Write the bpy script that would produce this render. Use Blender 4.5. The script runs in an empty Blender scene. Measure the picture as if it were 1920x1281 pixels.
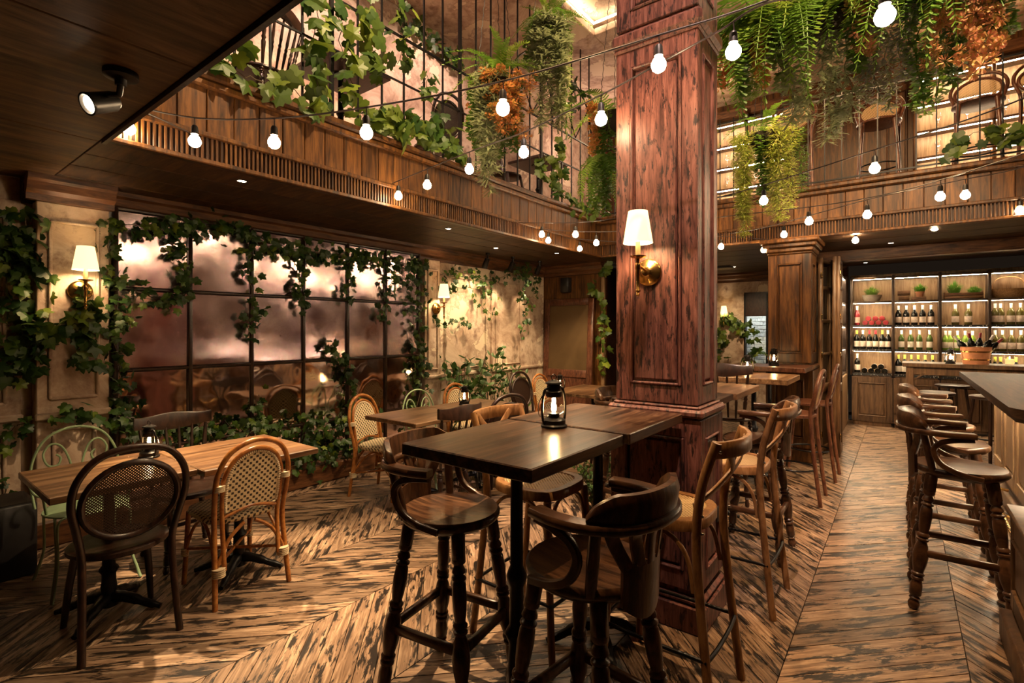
import bpy, math, random
from mathutils import Vector, Matrix, Euler
R = random.Random(11)
PI = math.pi
sc = bpy.context.scene
col = sc.collection
# ------------------------------------------------------------------ camera
F_PX, CX, HY, CAM_H = 950.0, 960.0, 618.0, 1.5
TH = math.atan2(1690 - CX, F_PX)
S_, C_ = math.sin(TH), math.cos(TH)
cd = bpy.data.cameras.new('camera'); cam = bpy.data.objects.new('camera', cd); col.objects.link(cam)
cam.location = (0, 0, CAM_H); cam.rotation_euler = (PI/2, 0, TH)
cd.sensor_width = 36.0; cd.lens = F_PX/1920*36.0
cd.shift_y = (HY - 640.5)/1920.0
cd.clip_start = 0.05
sc.camera = cam
# ------------------------------------------------------------------ world, exposure
w = bpy.data.worlds.new('world'); sc.world = w; w.use_nodes = True
w.node_tree.nodes['Background'].inputs[0].default_value = (0.9, 0.6, 0.4, 1)
w.node_tree.nodes['Background'].inputs[1].default_value = 0.01
sc.view_settings.view_transform = 'Standard'; sc.view_settings.look = 'None'
sc.view_settings.gamma = 1.0; sc.view_settings.use_curve_mapping = False
sc.view_settings.exposure = 0.35
sc.cycles.sample_clamp_indirect = 12.0
sc.cycles.max_bounces = 7; sc.cycles.diffuse_bounces = 3; sc.cycles.glossy_bounces = 3; sc.cycles.transparent_max_bounces = 10; sc.cycles.transmission_bounces = 4
sc.cycles.caustics_reflective = False; sc.cycles.caustics_refractive = False
WARM = (1.0, 0.60, 0.28); WARM2 = (1.0, 0.70, 0.39); PINK = (1.0, 0.68, 0.56)
def aim(o, t):
    d = Vector(t) - o.location
    o.rotation_euler = d.to_track_quat('-Z', 'Y').to_euler()
def spot(name, loc, tgt, e, ang=60, blend=0.4, c=WARM, r=0.03):
    l = bpy.data.lights.new(name, 'SPOT'); l.energy = e; l.color = c; l.spot_size = math.radians(ang); l.spot_blend = blend; l.shadow_soft_size = r
    o = bpy.data.objects.new(name, l); col.objects.link(o); o.location = loc; aim(o, tgt); return o
def point(name, loc, e, c=WARM, r=0.03, parent=None):
    l = bpy.data.lights.new(name, 'POINT'); l.energy = e; l.color = c; l.shadow_soft_size = r
    o = bpy.data.objects.new(name, l); col.objects.link(o); o.location = loc
    if parent: o.parent = parent
    return o
# spot lamps of the upper ceiling, shining down through the void; the last one is added fill
for (p, t, e, a, c) in [
    ((-1.9, 2.9, 5.45), (-2.0, 2.5, 0.0), 1500, 34, WARM2),
    ((-1.3, 3.4, 5.45), (-3.1, 1.2, 0.5), 700, 22, WARM2),
    ((-1.2, 1.2, 5.45), (-1.25, 1.7, 1.0), 420, 30, WARM),
    ((-0.2, 1.2, 5.45), (-1.0, 2.6, 2.8), 700, 34, PINK),
    ((0.0, 2.6, 5.45), (-0.1, 3.4, 0.0), 620, 36, WARM),
    ((0.0, 5.0, 5.45), (-0.2, 5.2, 0.0), 620, 36, WARM),
    ((-2.2, 4.6, 5.45), (-2.5, 4.4, 0.0), 520, 40, WARM),
    ((-1.9, 1.2, 5.45), (-2.66, 3.3, 3.3), 600, 26, WARM2),
    ((0.6, 1.8, 5.45), (-0.2, 4.3, 3.3), 900, 44, WARM2),
    ((-0.6, 3.6, 5.45), (-1.1, 5.5, 3.2), 460, 28, WARM2),
    ((-1.4, 2.2, 5.45), (-3.7, 2.4, 3.3), 640, 52, WARM2),
    ((-1.4, 3.6, 5.45), (-3.5, 5.2, 2.9), 420, 50, WARM2),
    ((-0.6, 3.0, 5.45), (-0.6, 6.6, 2.9), 620, 60, WARM),
    ((-0.9, 4.6, 5.45), (-1.0, 6.5, 1.6), 560, 22, WARM),
    ((1.1, 2.0, 5.45), (.5, 4.2, 3.4), 520, 34, WARM2)]:  # extra spot added to brighten the flowers of the hanging trough
    spot('ceiling_spot', p, t, e, a, 0.45, c, 0.025)
# ------------------------------------------------------------------ pixel helpers (direction from pixel, distance from the plane touched)
def ray(u, v):
    t = (u - CX)/F_PX
    return Vector((-S_ + C_*t, C_ + S_*t, (HY - v)/F_PX))
def on_x(u, v, x):
    r = ray(u, v); return Vector((0, 0, CAM_H)) + r*(x/r.x)
def on_y(u, v, y):
    r = ray(u, v); return Vector((0, 0, CAM_H)) + r*(y/r.y)
def on_z(u, v, z):
    r = ray(u, v); return Vector((0, 0, CAM_H)) + r*((z - CAM_H)/r.z)
def pix(p):
    d = -S_*p[0] + C_*p[1]; l = C_*p[0] + S_*p[1]
    if d < 0.05: return None
    return (CX + F_PX*l/d, HY - F_PX*(p[2] - CAM_H)/d, d)
# ------------------------------------------------------------------ materials
M = {}
def mat_new(name):
    m = bpy.data.materials.new(name); m.use_nodes = True
    nt = m.node_tree; b = nt.nodes['Principled BSDF']; M[name] = m
    return m, nt, b
def node(nt, t, **kw):
    n = nt.nodes.new(t)
    for k, v in kw.items(): setattr(n, k, v)
    return n
def coords(nt, scale, uv=False, rnd=True):
    tc = node(nt, 'ShaderNodeTexCoord')
    src = tc.outputs['UV' if uv else 'Object']
    if rnd:
        oi = node(nt, 'ShaderNodeObjectInfo')
        mul = node(nt, 'ShaderNodeMath', operation='MULTIPLY'); mul.inputs[1].default_value = 37.0
        nt.links.new(oi.outputs['Random'], mul.inputs[0])
        ad = node(nt, 'ShaderNodeVectorMath', operation='ADD')
        nt.links.new(src, ad.inputs[0]); nt.links.new(mul.outputs[0], ad.inputs[1]); src = ad.outputs[0]
    mp = node(nt, 'ShaderNodeMapping'); mp.inputs['Scale'].default_value = scale
    nt.links.new(src, mp.inputs['Vector'])
    return mp.outputs[0]
def noise(nt, vec, scale, detail=4, rough=0.6, dist=0.0):
    n = node(nt, 'ShaderNodeTexNoise'); n.inputs['Scale'].default_value = scale; n.inputs['Detail'].default_value = detail
    n.inputs['Roughness'].default_value = rough; n.inputs['Distortion'].default_value = dist
    nt.links.new(vec, n.inputs['Vector']); return n.outputs['Fac']
def ramp(nt, fac, stops):
    r = node(nt, 'ShaderNodeValToRGB'); e = r.color_ramp.elements
    while len(e) < len(stops): e.new(0.5)
    for i, (p, c) in enumerate(stops):
        e[i].position = p; e[i].color = (*c, 1) if len(c) == 3 else c
    nt.links.new(fac, r.inputs[0]); return r.outputs[0]
def mixc(nt, fac, a, b, mode='MIX'):
    m = node(nt, 'ShaderNodeMix', data_type='RGBA', blend_type=mode)
    for sock, v in ((m.inputs[0], fac), (m.inputs[6], a), (m.inputs[7], b)):
        if isinstance(v, (int, float)): sock.default_value = v
        elif isinstance(v, tuple): sock.default_value = (*v, 1) if len(v) == 3 else v
        else: nt.links.new(v, sock)
    return m.outputs[2]
def bump(nt, b, h, s=0.2, d=0.01):
    n = node(nt, 'ShaderNodeBump'); n.inputs['Strength'].default_value = s; n.inputs['Distance'].default_value = d
    nt.links.new(h, n.inputs['Height']); nt.links.new(n.outputs[0], b.inputs['Normal'])
BW = [(0.0, (0, 0, 0)), (1.0, (1, 1, 1))]
def wood(name, dark, mid, light, rough=0.45, grain=(2, 2, 30), sc_=3.0, wear=None, wearpos=(0.52, 0.62), wearscale=(1, 1, 1), uv=False, spec=0.4, tone=0.25):
    m, nt, b = mat_new(name)
    v = coords(nt, grain, uv)
    g = noise(nt, v, sc_, 5, 0.65, 0.6)
    c = ramp(nt, g, [(0.34, dark), (0.5, mid), (0.67, light)])
    if tone:
        oi = node(nt, 'ShaderNodeObjectInfo')
        mr = node(nt, 'ShaderNodeMapRange'); mr.inputs[3].default_value = 1 - tone; mr.inputs[4].default_value = 1 + tone
        nt.links.new(oi.outputs['Random'], mr.inputs[0])
        c = mixc(nt, 1.0, c, mr.outputs[0], 'MULTIPLY')
    if wear:
        v2 = coords(nt, wearscale, uv)
        wn = noise(nt, v2, 3.0, 6, 0.7, 0.3)
        f = ramp(nt, wn, [(wearpos[0], (0, 0, 0)), (wearpos[1], (1, 1, 1))])
        c = mixc(nt, f, c, wear)
    nt.links.new(c, b.inputs['Base Color'])
    b.inputs['Roughness'].default_value = rough; b.inputs['Specular IOR Level'].default_value = spec
    bump(nt, b, g, 0.25, 0.004)
    return m
def plain(name, c, rough=0.5, metal=0.0, var=0.25, sc_=20, spec=0.5, bmp=0.0):
    m, nt, b = mat_new(name)
    v = coords(nt, (1, 1, 1)); n = noise(nt, v, sc_, 3)
    k = ramp(nt, n, [(0.3, tuple(x*(1 - var) for x in c)), (0.7, tuple(min(1, x*(1 + var)) for x in c))])
    nt.links.new(k, b.inputs['Base Color'])
    b.inputs['Roughness'].default_value = rough; b.inputs['Metallic'].default_value = metal; b.inputs['Specular IOR Level'].default_value = spec
    if bmp: bump(nt, b, n, bmp, 0.004)
    return m
def emit(name, c, s):
    m, nt, b = mat_new(name)
    b.inputs['Base Color'].default_value = (*c, 1); b.inputs['Emission Color'].default_value = (*c, 1); b.inputs['Emission Strength'].default_value = s
    return m
# woods: grain runs along local z (upright), x or y
wood('floor_wood', (0.12, 0.070, 0.042), (0.24, 0.150, 0.094), (0.43, 0.30, 0.20), 0.36, (3, 34, 1), 1.6, wear=(0.012, 0.008, 0.006), wearpos=(0.51, 0.56), wearscale=(1.5, 7, 1), uv=True, spec=0.5, tone=0.35)
wood('column_wood', (0.055, 0.020, 0.014), (0.150, 0.056, 0.039), (0.25, 0.105, 0.074), 0.42, (24, 24, 2.2), 2.2, wear=(0.020, 0.010, 0.008), wearpos=(0.53, 0.60), wearscale=(13, 13, 3.0), tone=0.05)
wood('panel_wood', (0.018, 0.006, 0.002), (0.078, 0.029, 0.006), (0.160, 0.066, 0.015), 0.42, (14, 14, 1.2), 2.0, wear=(0.02, 0.008, 0.004), wearpos=(0.58, 0.75), wearscale=(6, 6, 1), tone=0.25)
wood('beam_wood', (0.04, 0.015, 0.006), (0.11, 0.043, 0.016), (0.18, 0.078, 0.03), 0.42, (2, 2, 14), 2.0, tone=0.1)
wood('soffit_wood', (0.018, 0.008, 0.003), (0.060, 0.028, 0.011), (0.115, 0.056, 0.023), 0.5, (1.2, 12, 12), 1.6, wear=(0.012, 0.006, 0.003), wearpos=(0.5, 0.7), wearscale=(1, 3, 1), tone=0.25)
wood('table_wood', (0.008, 0.004, 0.002), (0.044, 0.021, 0.011), (0.120, 0.064, 0.034), 0.28, (11, .8, 11), 2.4, tone=0.06, spec=0.35)
wood('counter_wood', (0.010, 0.005, 0.003), (0.028, 0.014, 0.008), (0.065, 0.033, 0.018), 0.42, (11, .8, 11), 2.4, tone=0.06, spec=0.15)
wood('near_ceiling_wood', (0.035, 0.018, 0.008), (0.11, 0.060, 0.027), (0.19, 0.11, 0.052), 0.5, (10, 1.2, 10), 1.6, wear=(0.02, 0.01, 0.005), wearpos=(0.52, 0.68), wearscale=(5, 1, 1), tone=0.1)
wood('light_table_wood', (0.055, 0.026, 0.012), (0.145, 0.074, 0.034), (0.28, 0.16, 0.08), 0.3, (10, .8, 10), 2.4, tone=0.1, spec=0.5)
wood('dark_wood', (0.008, 0.004, 0.002), (0.022, 0.009, 0.005), (0.042, 0.018, 0.010), 0.3, (9, 9, 3), 4.0, tone=0.1, spec=0.5)
wood('stool_wood', (0.014, 0.006, 0.003), (0.060, 0.026, 0.012), (0.135, 0.064, 0.030), 0.28, (12, 1.6, 3), 3.0, tone=0.12, spec=0.5)
wood('oak_wood', (0.14, 0.062, 0.022), (0.26, 0.125, 0.046), (0.36, 0.19, 0.078), 0.36, (8, 8, 2.5), 4.0, tone=0.08)
wood('red_wood', (0.04, 0.014, 0.008), (0.10, 0.036, 0.019), (0.16, 0.065, 0.034), 0.32, (9, 9, 3), 4.0, tone=0.08)
wood('rattan', (0.20, 0.065, 0.016), (0.34, 0.125, 0.030), (0.46, 0.20, 0.052), 0.3, (5, 5, 5), 5.0, tone=0.06)
wood('shelf_wood', (0.02, 0.01, 0.006), (0.045, 0.024, 0.013), (0.08, 0.044, 0.024), 0.5, (14, 14, 1.5), 2.0)
wood('cabinet_wood', (0.05, 0.024, 0.011), (0.10, 0.052, 0.024), (0.16, 0.088, 0.042), 0.45, (14, 14, 1.5), 2.0)
wood('pale_wood', (0.20, 0.115, 0.055), (0.30, 0.185, 0.095), (0.40, 0.26, 0.14), 0.45, (14, 14, 1.5), 2.0)
wood('crate_wood', (0.10, 0.045, 0.018), (0.19, 0.09, 0.036), (0.28, 0.14, 0.06), 0.5, (3, 14, 14), 2.0)
plain('iron', (0.012, 0.012, 0.013), 0.35, 0.6, 0.3, 60, 0.5)
plain('dark_metal', (0.02, 0.018, 0.016), 0.35, 0.7)
plain('steel', (0.45, 0.42, 0.38), 0.25, 1.0)
plain('brass', (0.55, 0.33, 0.10), 0.24, 1.0, 0.2, 30)
plain('mint', (0.30, 0.42, 0.24), 0.45, 0.0, 0.15, 12)
plain('cream_cord', (0.62, 0.50, 0.33), 0.6, 0.0, 0.15)
plain('black_plastic', (0.012, 0.011, 0.012), 0.45)
plain('cable', (0.02, 0.012, 0.012), 0.4)
plain('stem_brown', (0.10, 0.07, 0.035), 0.7)
plain('terracotta', (0.42, 0.17, 0.08), 0.7)
plain('stone', (0.36, 0.30, 0.23), 0.8, 0, 0.3, 12)
plain('wicker', (0.34, 0.19, 0.08), 0.6, 0, 0.35, 60, 0.3, 0.6)
plain('cane_backing', (0.13, 0.08, 0.032), 0.7, 0, 0.5, 5)
plain('candle_wax', (0.85, 0.62, 0.36), 0.5)
plain('soil', (0.02, 0.013, 0.008), 0.9)
plain('paper_label', (0.72, 0.64, 0.52), 0.6, 0, 0.12)
plain('cream_label', (0.62, 0.50, 0.40), 0.6, 0, 0.2, 40)
plain('white_cap', (0.75, 0.72, 0.66), 0.35)
plain('red_cap', (0.30, 0.02, 0.03), 0.35)
plain('gold_cap', (0.55, 0.50, 0.08), 0.35)
plain('dark_bottle', (0.008, 0.008, 0.006), 0.12, 0, 0.1, 5, 0.6)
plain('green_bottle', (0.05, 0.085, 0.015), 0.12, 0, 0.2, 5, 0.6)
plain('lime_bottle', (0.22, 0.36, 0.05), 0.12, 0, 0.2, 5, 0.6)
plain('olive_bottle', (0.10, 0.085, 0.02), 0.12, 0, 0.2, 5, 0.6)
plain('rose_bottle', (0.42, 0.05, 0.06), 0.12, 0, 0.2, 5, 0.6)
plain('white_paint', (0.75, 0.75, 0.72), 0.7)
emit('bulb_glow', (1.0, 0.70, 0.40), 120.0)
emit('sconce_bulb', (1.0, 0.70, 0.40), 650.0)
emit('flame', (1.0, 0.62, 0.26), 160.0)
emit('led_strip', (1.0, 0.76, 0.48), 110.0)
emit('downlight_glow', (1.0, 0.75, 0.5), 20.0)
emit('cove_glow', (1.0, 0.78, 0.52), 22.0)
def shade_mat():
    m, nt, b = mat_new('lamp_shade')
    b.inputs['Base Color'].default_value = (0.8, 0.68, 0.45, 1); b.inputs['Roughness'].default_value = 0.9
    b.inputs['Emission Color'].default_value = (1.0, 0.70, 0.34, 1); b.inputs['Emission Strength'].default_value = 1.5
shade_mat()
def plaster(name, tint=(1, 1, 1)):
    m, nt, b = mat_new(name)
    v = coords(nt, (1, 1, 1), rnd=False)
    n1 = noise(nt, v, 2.2, 8, 0.7, 0.8); n2 = noise(nt, v, 7.0, 6, 0.65)
    t = lambda c: tuple(x*y for x, y in zip(c, tint))
    c = ramp(nt, n1, [(0.32, t((0.25, 0.15, 0.10))), (0.45, t((0.46, 0.33, 0.235))), (0.58, t((0.63, 0.50, 0.38))), (0.72, t((0.74, 0.63, 0.50)))])
    f = ramp(nt, n2, [(0.52, (0, 0, 0)), (0.70, (1, 1, 1))])
    c = mixc(nt, f, c, t((0.26, 0.16, 0.115)))
    n3 = noise(nt, v, 1.1, 7, 0.6, 0.3)
    f3 = ramp(nt, n3, [(0.565, (0, 0, 0)), (0.575, (1, 1, 1))])
    f4 = ramp(nt, n3, [(0.545, (0, 0, 0)), (0.568, (1, 1, 1))])
    c = mixc(nt, f4, c, t((0.40, 0.28, 0.20)))
    c = mixc(nt, f3, c, t((0.72, 0.60, 0.44)))
    nt.links.new(c, b.inputs['Base Color']); b.inputs['Roughness'].default_value = 0.8
    bump(nt, b, f3, 0.4, 0.006)
plaster('plaster'); plaster('pink_plaster', (1.05, 0.92, 0.95)); plaster('upper_plaster', (1.0, 0.95, 0.92))
def mirror_mat(name, r0, r1, c0, c1):
    m, nt, b = mat_new(name)
    v = coords(nt, (1, 1, 1)); n = noise(nt, v, 3.0, 6, 0.65, 0.6)
    nt.links.new(ramp(nt, n, [(0.3, c0), (0.7, c1)]), b.inputs['Base Color'])
    sp = noise(nt, v, 22.0, 6, 0.75)
    f = ramp(nt, sp, [(0.64, (0, 0, 0)), (0.70, (1, 1, 1))])
    nt.links.new(mixc(nt, f, ramp(nt, n, [(0.3, c0), (0.7, c1)]), (0.10, 0.04, 0.035)), b.inputs['Base Color'])
    n2 = noise(nt, v, 5.0, 4, 0.6)
    rr = ramp(nt, n2, [(0.3, (r0,)*3), (0.7, (r1,)*3)])
    nt.links.new(rr, b.inputs['Roughness']); b.inputs['Metallic'].default_value = 1.0
    bump(nt, b, noise(nt, v, 2.5, 2, 0.5), 0.22, 0.03)
mirror_mat('antique_mirror', 0.10, 0.22, (0.48, 0.33, 0.40), (0.82, 0.66, 0.66))
mirror_mat('clear_mirror', 0.02, 0.10, (0.62, 0.50, 0.50), (0.88, 0.78, 0.74))
def glass_mat(name, tint=(1, 1, 1), g=0.12):
    m, nt, b = mat_new(name)
    tr = node(nt, 'ShaderNodeBsdfTransparent'); tr.inputs[0].default_value = (*tint, 1)
    gl = node(nt, 'ShaderNodeBsdfGlossy'); gl.inputs['Roughness'].default_value = 0.04
    mx = node(nt, 'ShaderNodeMixShader'); mx.inputs[0].default_value = g
    nt.links.new(tr.outputs[0], mx.inputs[1]); nt.links.new(gl.outputs[0], mx.inputs[2])
    nt.links.new(mx.outputs[0], nt.nodes['Material Output'].inputs[0])
glass_mat('glass'); glass_mat('clear_glass', (0.95, 0.97, 0.95), 0.08)
def cane(name, c, cell, hole=0.30):
    """woven cane: a lattice with see-through holes, laid out in UV (metres)"""
    m, nt, b = mat_new(name)
    v = coords(nt, (1/cell, 1/cell, 1), uv=True, rnd=False)
    sep = node(nt, 'ShaderNodeSeparateXYZ'); nt.links.new(v, sep.inputs[0])
    def fr(s, off):
        a = node(nt, 'ShaderNodeMath', operation='ADD'); a.inputs[1].default_value = off; nt.links.new(s, a.inputs[0])
        f = node(nt, 'ShaderNodeMath', operation='FRACT'); nt.links.new(a.outputs[0], f.inputs[0])
        d = node(nt, 'ShaderNodeMath', operation='SUBTRACT'); d.inputs[1].default_value = 0.5; nt.links.new(f.outputs[0], d.inputs[0])
        q = node(nt, 'ShaderNodeMath', operation='MULTIPLY'); nt.links.new(d.outputs[0], q.inputs[0]); nt.links.new(d.outputs[0], q.inputs[1])
        return q.outputs[0]
    def hole_at(ox, oy):
        s = node(nt, 'ShaderNodeMath', operation='ADD'); nt.links.new(fr(sep.outputs[0], ox), s.inputs[0]); nt.links.new(fr(sep.outputs[1], oy), s.inputs[1])
        l = node(nt, 'ShaderNodeMath', operation='LESS_THAN'); l.inputs[1].default_value = hole*hole; nt.links.new(s.outputs[0], l.inputs[0])
        return l.outputs[0]
    mx = node(nt, 'ShaderNodeMath', operation='MAXIMUM'); nt.links.new(hole_at(0, 0), mx.inputs[0]); nt.links.new(hole_at(.5, .5), mx.inputs[1])
    inv = node(nt, 'ShaderNodeMath', operation='SUBTRACT'); inv.inputs[0].default_value = 1.0; nt.links.new(mx.outputs[0], inv.inputs[1])
    nt.links.new(inv.outputs[0], b.inputs['Alpha'])
    b.inputs['Base Color'].default_value = (*c, 1); b.inputs['Roughness'].default_value = 0.5
cane('dark_cane', (0.035, 0.015, 0.008), 0.0135, 0.20)
cane('tan_cane', (0.58, 0.40, 0.20), 0.019, 0.25)
cane('screen_cane', (0.14, 0.085, 0.035), 0.022, 0.25)
def weave(name, light, dark, cell, size):
    m, nt, b = mat_new(name)
    v = coords(nt, (1/cell, 1/cell, 1), uv=True, rnd=False)
    sep = node(nt, 'ShaderNodeSeparateXYZ'); nt.links.new(v, sep.inputs[0])
    def inside(s, off):
        a = node(nt, 'ShaderNodeMath', operation='ADD'); a.inputs[1].default_value = off; nt.links.new(s, a.inputs[0])
        f = node(nt, 'ShaderNodeMath', operation='FRACT'); nt.links.new(a.outputs[0], f.inputs[0])
        l = node(nt, 'ShaderNodeMath', operation='LESS_THAN'); l.inputs[1].default_value = size; nt.links.new(f.outputs[0], l.inputs[0]); return l.outputs[0]
    def sq(o1, o2):
        p = node(nt, 'ShaderNodeMath', operation='MULTIPLY'); nt.links.new(inside(sep.outputs[0], o1), p.inputs[0]); nt.links.new(inside(sep.outputs[1], o2), p.inputs[1]); return p.outputs[0]
    mx = node(nt, 'ShaderNodeMath', operation='MAXIMUM'); nt.links.new(sq(0, 0), mx.inputs[0]); nt.links.new(sq(.5, .5), mx.inputs[1])
    nt.links.new(mixc(nt, mx.outputs[0], light, dark), b.inputs['Base Color']); b.inputs['Roughness'].default_value = 0.5
    bump(nt, b, mx.outputs[0], 0.3, 0.002)
weave('bistro_weave', (0.74, 0.61, 0.38), (0.03, 0.018, 0.010), 0.034, 0.40)
def leafmat(name, c, c2, tr=0.25, rough=0.45, c3=None):
    m, nt, b = mat_new(name)
    oi = node(nt, 'ShaderNodeObjectInfo')
    k = ramp(nt, oi.outputs['Random'], [(0.0, c), (0.8, tuple((a+b_)/2 for a, b_ in zip(c, c2))), (1.0, c2)])
    if c3:
        nz = noise(nt, coords(nt, (1, 1, 1)), 26.0, 2)
        k = mixc(nt, ramp(nt, nz, [(0.42, (0, 0, 0)), (0.60, (1, 1, 1))]), k, c3)
    nt.links.new(k, b.inputs['Base Color']); b.inputs['Roughness'].default_value = rough
    t = node(nt, 'ShaderNodeBsdfTranslucent'); nt.links.new(k, t.inputs[0])
    mx = node(nt, 'ShaderNodeMixShader'); mx.inputs[0].default_value = tr
    nt.links.new(b.outputs[0], mx.inputs[1]); nt.links.new(t.outputs[0], mx.inputs[2]); nt.links.new(mx.outputs[0], nt.nodes['Material Output'].inputs[0])
leafmat('ivy_leaf', (0.010, 0.034, 0.006), (0.060, 0.12, 0.014), 0.2)
leafmat('grape_leaf', (0.025, 0.075, 0.010), (0.20, 0.26, 0.025), 0.3)
leafmat('fern_leaf', (0.08, 0.19, 0.018), (0.24, 0.34, 0.04), 0.35)
leafmat('sage_leaf', (0.25, 0.29, 0.15), (0.44, 0.46, 0.24), 0.35, 0.5, (0.20, 0.22, 0.11))
leafmat('yellow_leaf', (0.30, 0.42, 0.05), (0.44, 0.52, 0.10), 0.35, 0.5, (0.36, 0.33, 0.09))
leafmat('moss_leaf', (0.08, 0.17, 0.02), (0.16, 0.26, 0.04), 0.35)
leafmat('shrub_leaf', (0.03, 0.075, 0.015), (0.08, 0.15, 0.03), 0.25)
leafmat('orange_flower', (0.66, 0.22, 0.07), (0.74, 0.34, 0.13), 0.35, 0.7, (0.45, 0.30, 0.07))
leafmat('pink_flower', (0.85, 0.36, 0.24), (0.86, 0.46, 0.28), 0.35, 0.7, (0.62, 0.46, 0.14))
leafmat('lavender_sprig', (0.20, 0.19, 0.19), (0.26, 0.25, 0.20), 0.3, 0.5, (0.20, 0.24, 0.07))
leafmat('grass_green', (0.08, 0.22, 0.02), (0.2, 0.36, 0.06), 0.3)
# ------------------------------------------------------------------ mesh builder
def cr(pts, n=6, closed=False):
    """Catmull-Rom through points"""
    P = [Vector(p) for p in pts]; out = []; m = len(P)
    rng = range(m if closed else m - 1)
    for i in rng:
        g = (lambda k: P[k % m]) if closed else (lambda k: P[min(max(k, 0), m - 1)])
        a, b, c, d = g(i-1), g(i), g(i+1), g(i+2)
        for j in range(n):
            t = j/n
            out.append(0.5*((2*b) + (c-a)*t + (2*a-5*b+4*c-d)*t*t + (3*b-a-3*c+d)*t**3))
    if not closed: out.append(P[-1].copy())
    return out
PLAB = {'foot_ring': 'black iron foot ring', 'cane_panel': 'woven cane panel', 'cane_seat': 'woven cane seat', 'bolt': 'bright steel bolt', 'hinge': 'small brass hinge', 'lamp_shade': 'lit cream fabric shade', 'bulb': 'glowing round bulb', 'cord_binding': 'cream cord binding', 'glass_globe': 'clear glass globe', 'flame': 'small bright flame', 'iron_column': 'black iron table column', 'back_weave': 'cream and black woven back', 'led_strip': 'glowing light strip', 'back_plate': 'round brass back plate', 'mirror_pane': 'foxed antique mirror pane'}
class MB:
    def __init__(s): s.v = []; s.f = []; s.uv = None
    def add(s, vs, fs, T=None):
        o = len(s.v)
        s.v += [tuple(T @ Vector(p)) if T else tuple(p) for p in vs]
        s.f += [tuple(o + i for i in f) for f in fs]; return s
    def box(s, c, d, T=None, b=0.0):
        x, y, z = (k/2 for k in d); cx, cy, cz = c
        b = min(b, x*.9, y*.9, z*.9)
        if b <= 0:
            vs = [(cx+i*x, cy+j*y, cz+k*z) for i in (-1, 1) for j in (-1, 1) for k in (-1, 1)]
            return s.add(vs, [(0,1,3,2), (4,6,7,5), (0,4,5,1), (2,3,7,6), (0,2,6,4), (1,5,7,3)], T)
        vs = []; idx = {}
        for i in (-1, 1):
            for j in (-1, 1):
                for k in (-1, 1):
                    idx[i,j,k] = len(vs)
                    vs += [(cx+i*x, cy+j*(y-b), cz+k*(z-b)), (cx+i*(x-b), cy+j*y, cz+k*(z-b)), (cx+i*(x-b), cy+j*(y-b), cz+k*z)]
        I = lambda i, j, k, a: idx[i,j,k] + a
        fs = []
        for q in (-1, 1):
            fs.append([I(q,-1,-1,0), I(q,1,-1,0), I(q,1,1,0), I(q,-1,1,0)][::q])
            fs.append([I(-1,q,-1,1), I(-1,q,1,1), I(1,q,1,1), I(1,q,-1,1)][::q])
            fs.append([I(-1,-1,q,2), I(1,-1,q,2), I(1,1,q,2), I(-1,1,q,2)][::q])
        for i in (-1, 1):
            for j in (-1, 1):
                sg = i*j
                fs.append([I(i,j,-1,0), I(i,j,-1,1), I(i,j,1,1), I(i,j,1,0)][::sg])
                fs.append([I(i,-1,j,0), I(i,1,j,0), I(i,1,j,2), I(i,-1,j,2)][::sg])
                fs.append([I(-1,i,j,1), I(-1,i,j,2), I(1,i,j,2), I(1,i,j,1)][::sg])
                for k in (-1, 1):
                    fs.append([I(i,j,k,0), I(i,j,k,1), I(i,j,k,2)][::sg*k])
        return s.add(vs, fs, T)
    def beam(s, p0, p1, w, t, b=0.003, up=(0, 0, 1)):
        """rectangular bar between two points; w along side, t along up-ish"""
        p0, p1 = Vector(p0), Vector(p1); d = p1 - p0; L = d.length; z = d.normalized()
        u = Vector(up)
        if abs(z.dot(u)) > 0.98: u = Vector((0, 1, 0))
        x = u.cross(z).normalized(); y = z.cross(x)
        T = Matrix(((x.x, y.x, z.x, 0), (x.y, y.y, z.y, 0), (x.z, y.z, z.z, 0), (0, 0, 0, 1)))
        T = Matrix.Translation((p0 + p1)/2) @ T
        return s.box((0, 0, 0), (w, t, L), T, b)
    def sweep(s, pts, sect, closed=False, up=None, caps=True, radii=None):
        P = [Vector(p) for p in pts]; n = len(P); m = len(sect); rows = []
        x = None
        for i in range(n):
            a = P[(i-1) % n] if closed else P[max(i-1, 0)]; c = P[(i+1) % n] if closed else P[min(i+1, n-1)]
            t = (c - a).normalized()
            if up is not None:
                x = Vector(up).cross(t)
                if x.length < 1e-4: x = Vector((1, 0, 0))
                x.normalize()
            elif x is None:
                h = Vector((0, 0, 1)) if abs(t.z) < 0.9 else Vector((0, 1, 0)); x = h.cross(t).normalized()
            else:
                x = (x - t*x.dot(t)); x = x.normalized() if x.length > 1e-5 else Vector((1, 0, 0))
            y = t.cross(x); k = radii[i] if radii else 1.0
            rows.append([P[i] + x*(q[0]*k) + y*(q[1]*k) for q in sect])
        vs = [tuple(p) for r in rows for p in r]; fs = []
        for i in range(n if closed else n-1):
            j = (i+1) % n
            for q in range(m):
                r = (q+1) % m
                fs.append((i*m+q, i*m+r, j*m+r, j*m+q))
        if not closed and caps:
            fs.append(tuple(range(m))[::-1]); fs.append(tuple((n-1)*m + q for q in range(m)))
        return s.add(vs, fs)
    def tube(s, pts, r, n=8, closed=False):
        rad = r if isinstance(r, (list, tuple)) else None
        sect = [(math.cos(2*PI*k/n)*(1 if rad else r), math.sin(2*PI*k/n)*(1 if rad else r)) for k in range(n)]
        return s.sweep(pts, sect, closed, None, True, rad)
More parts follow.
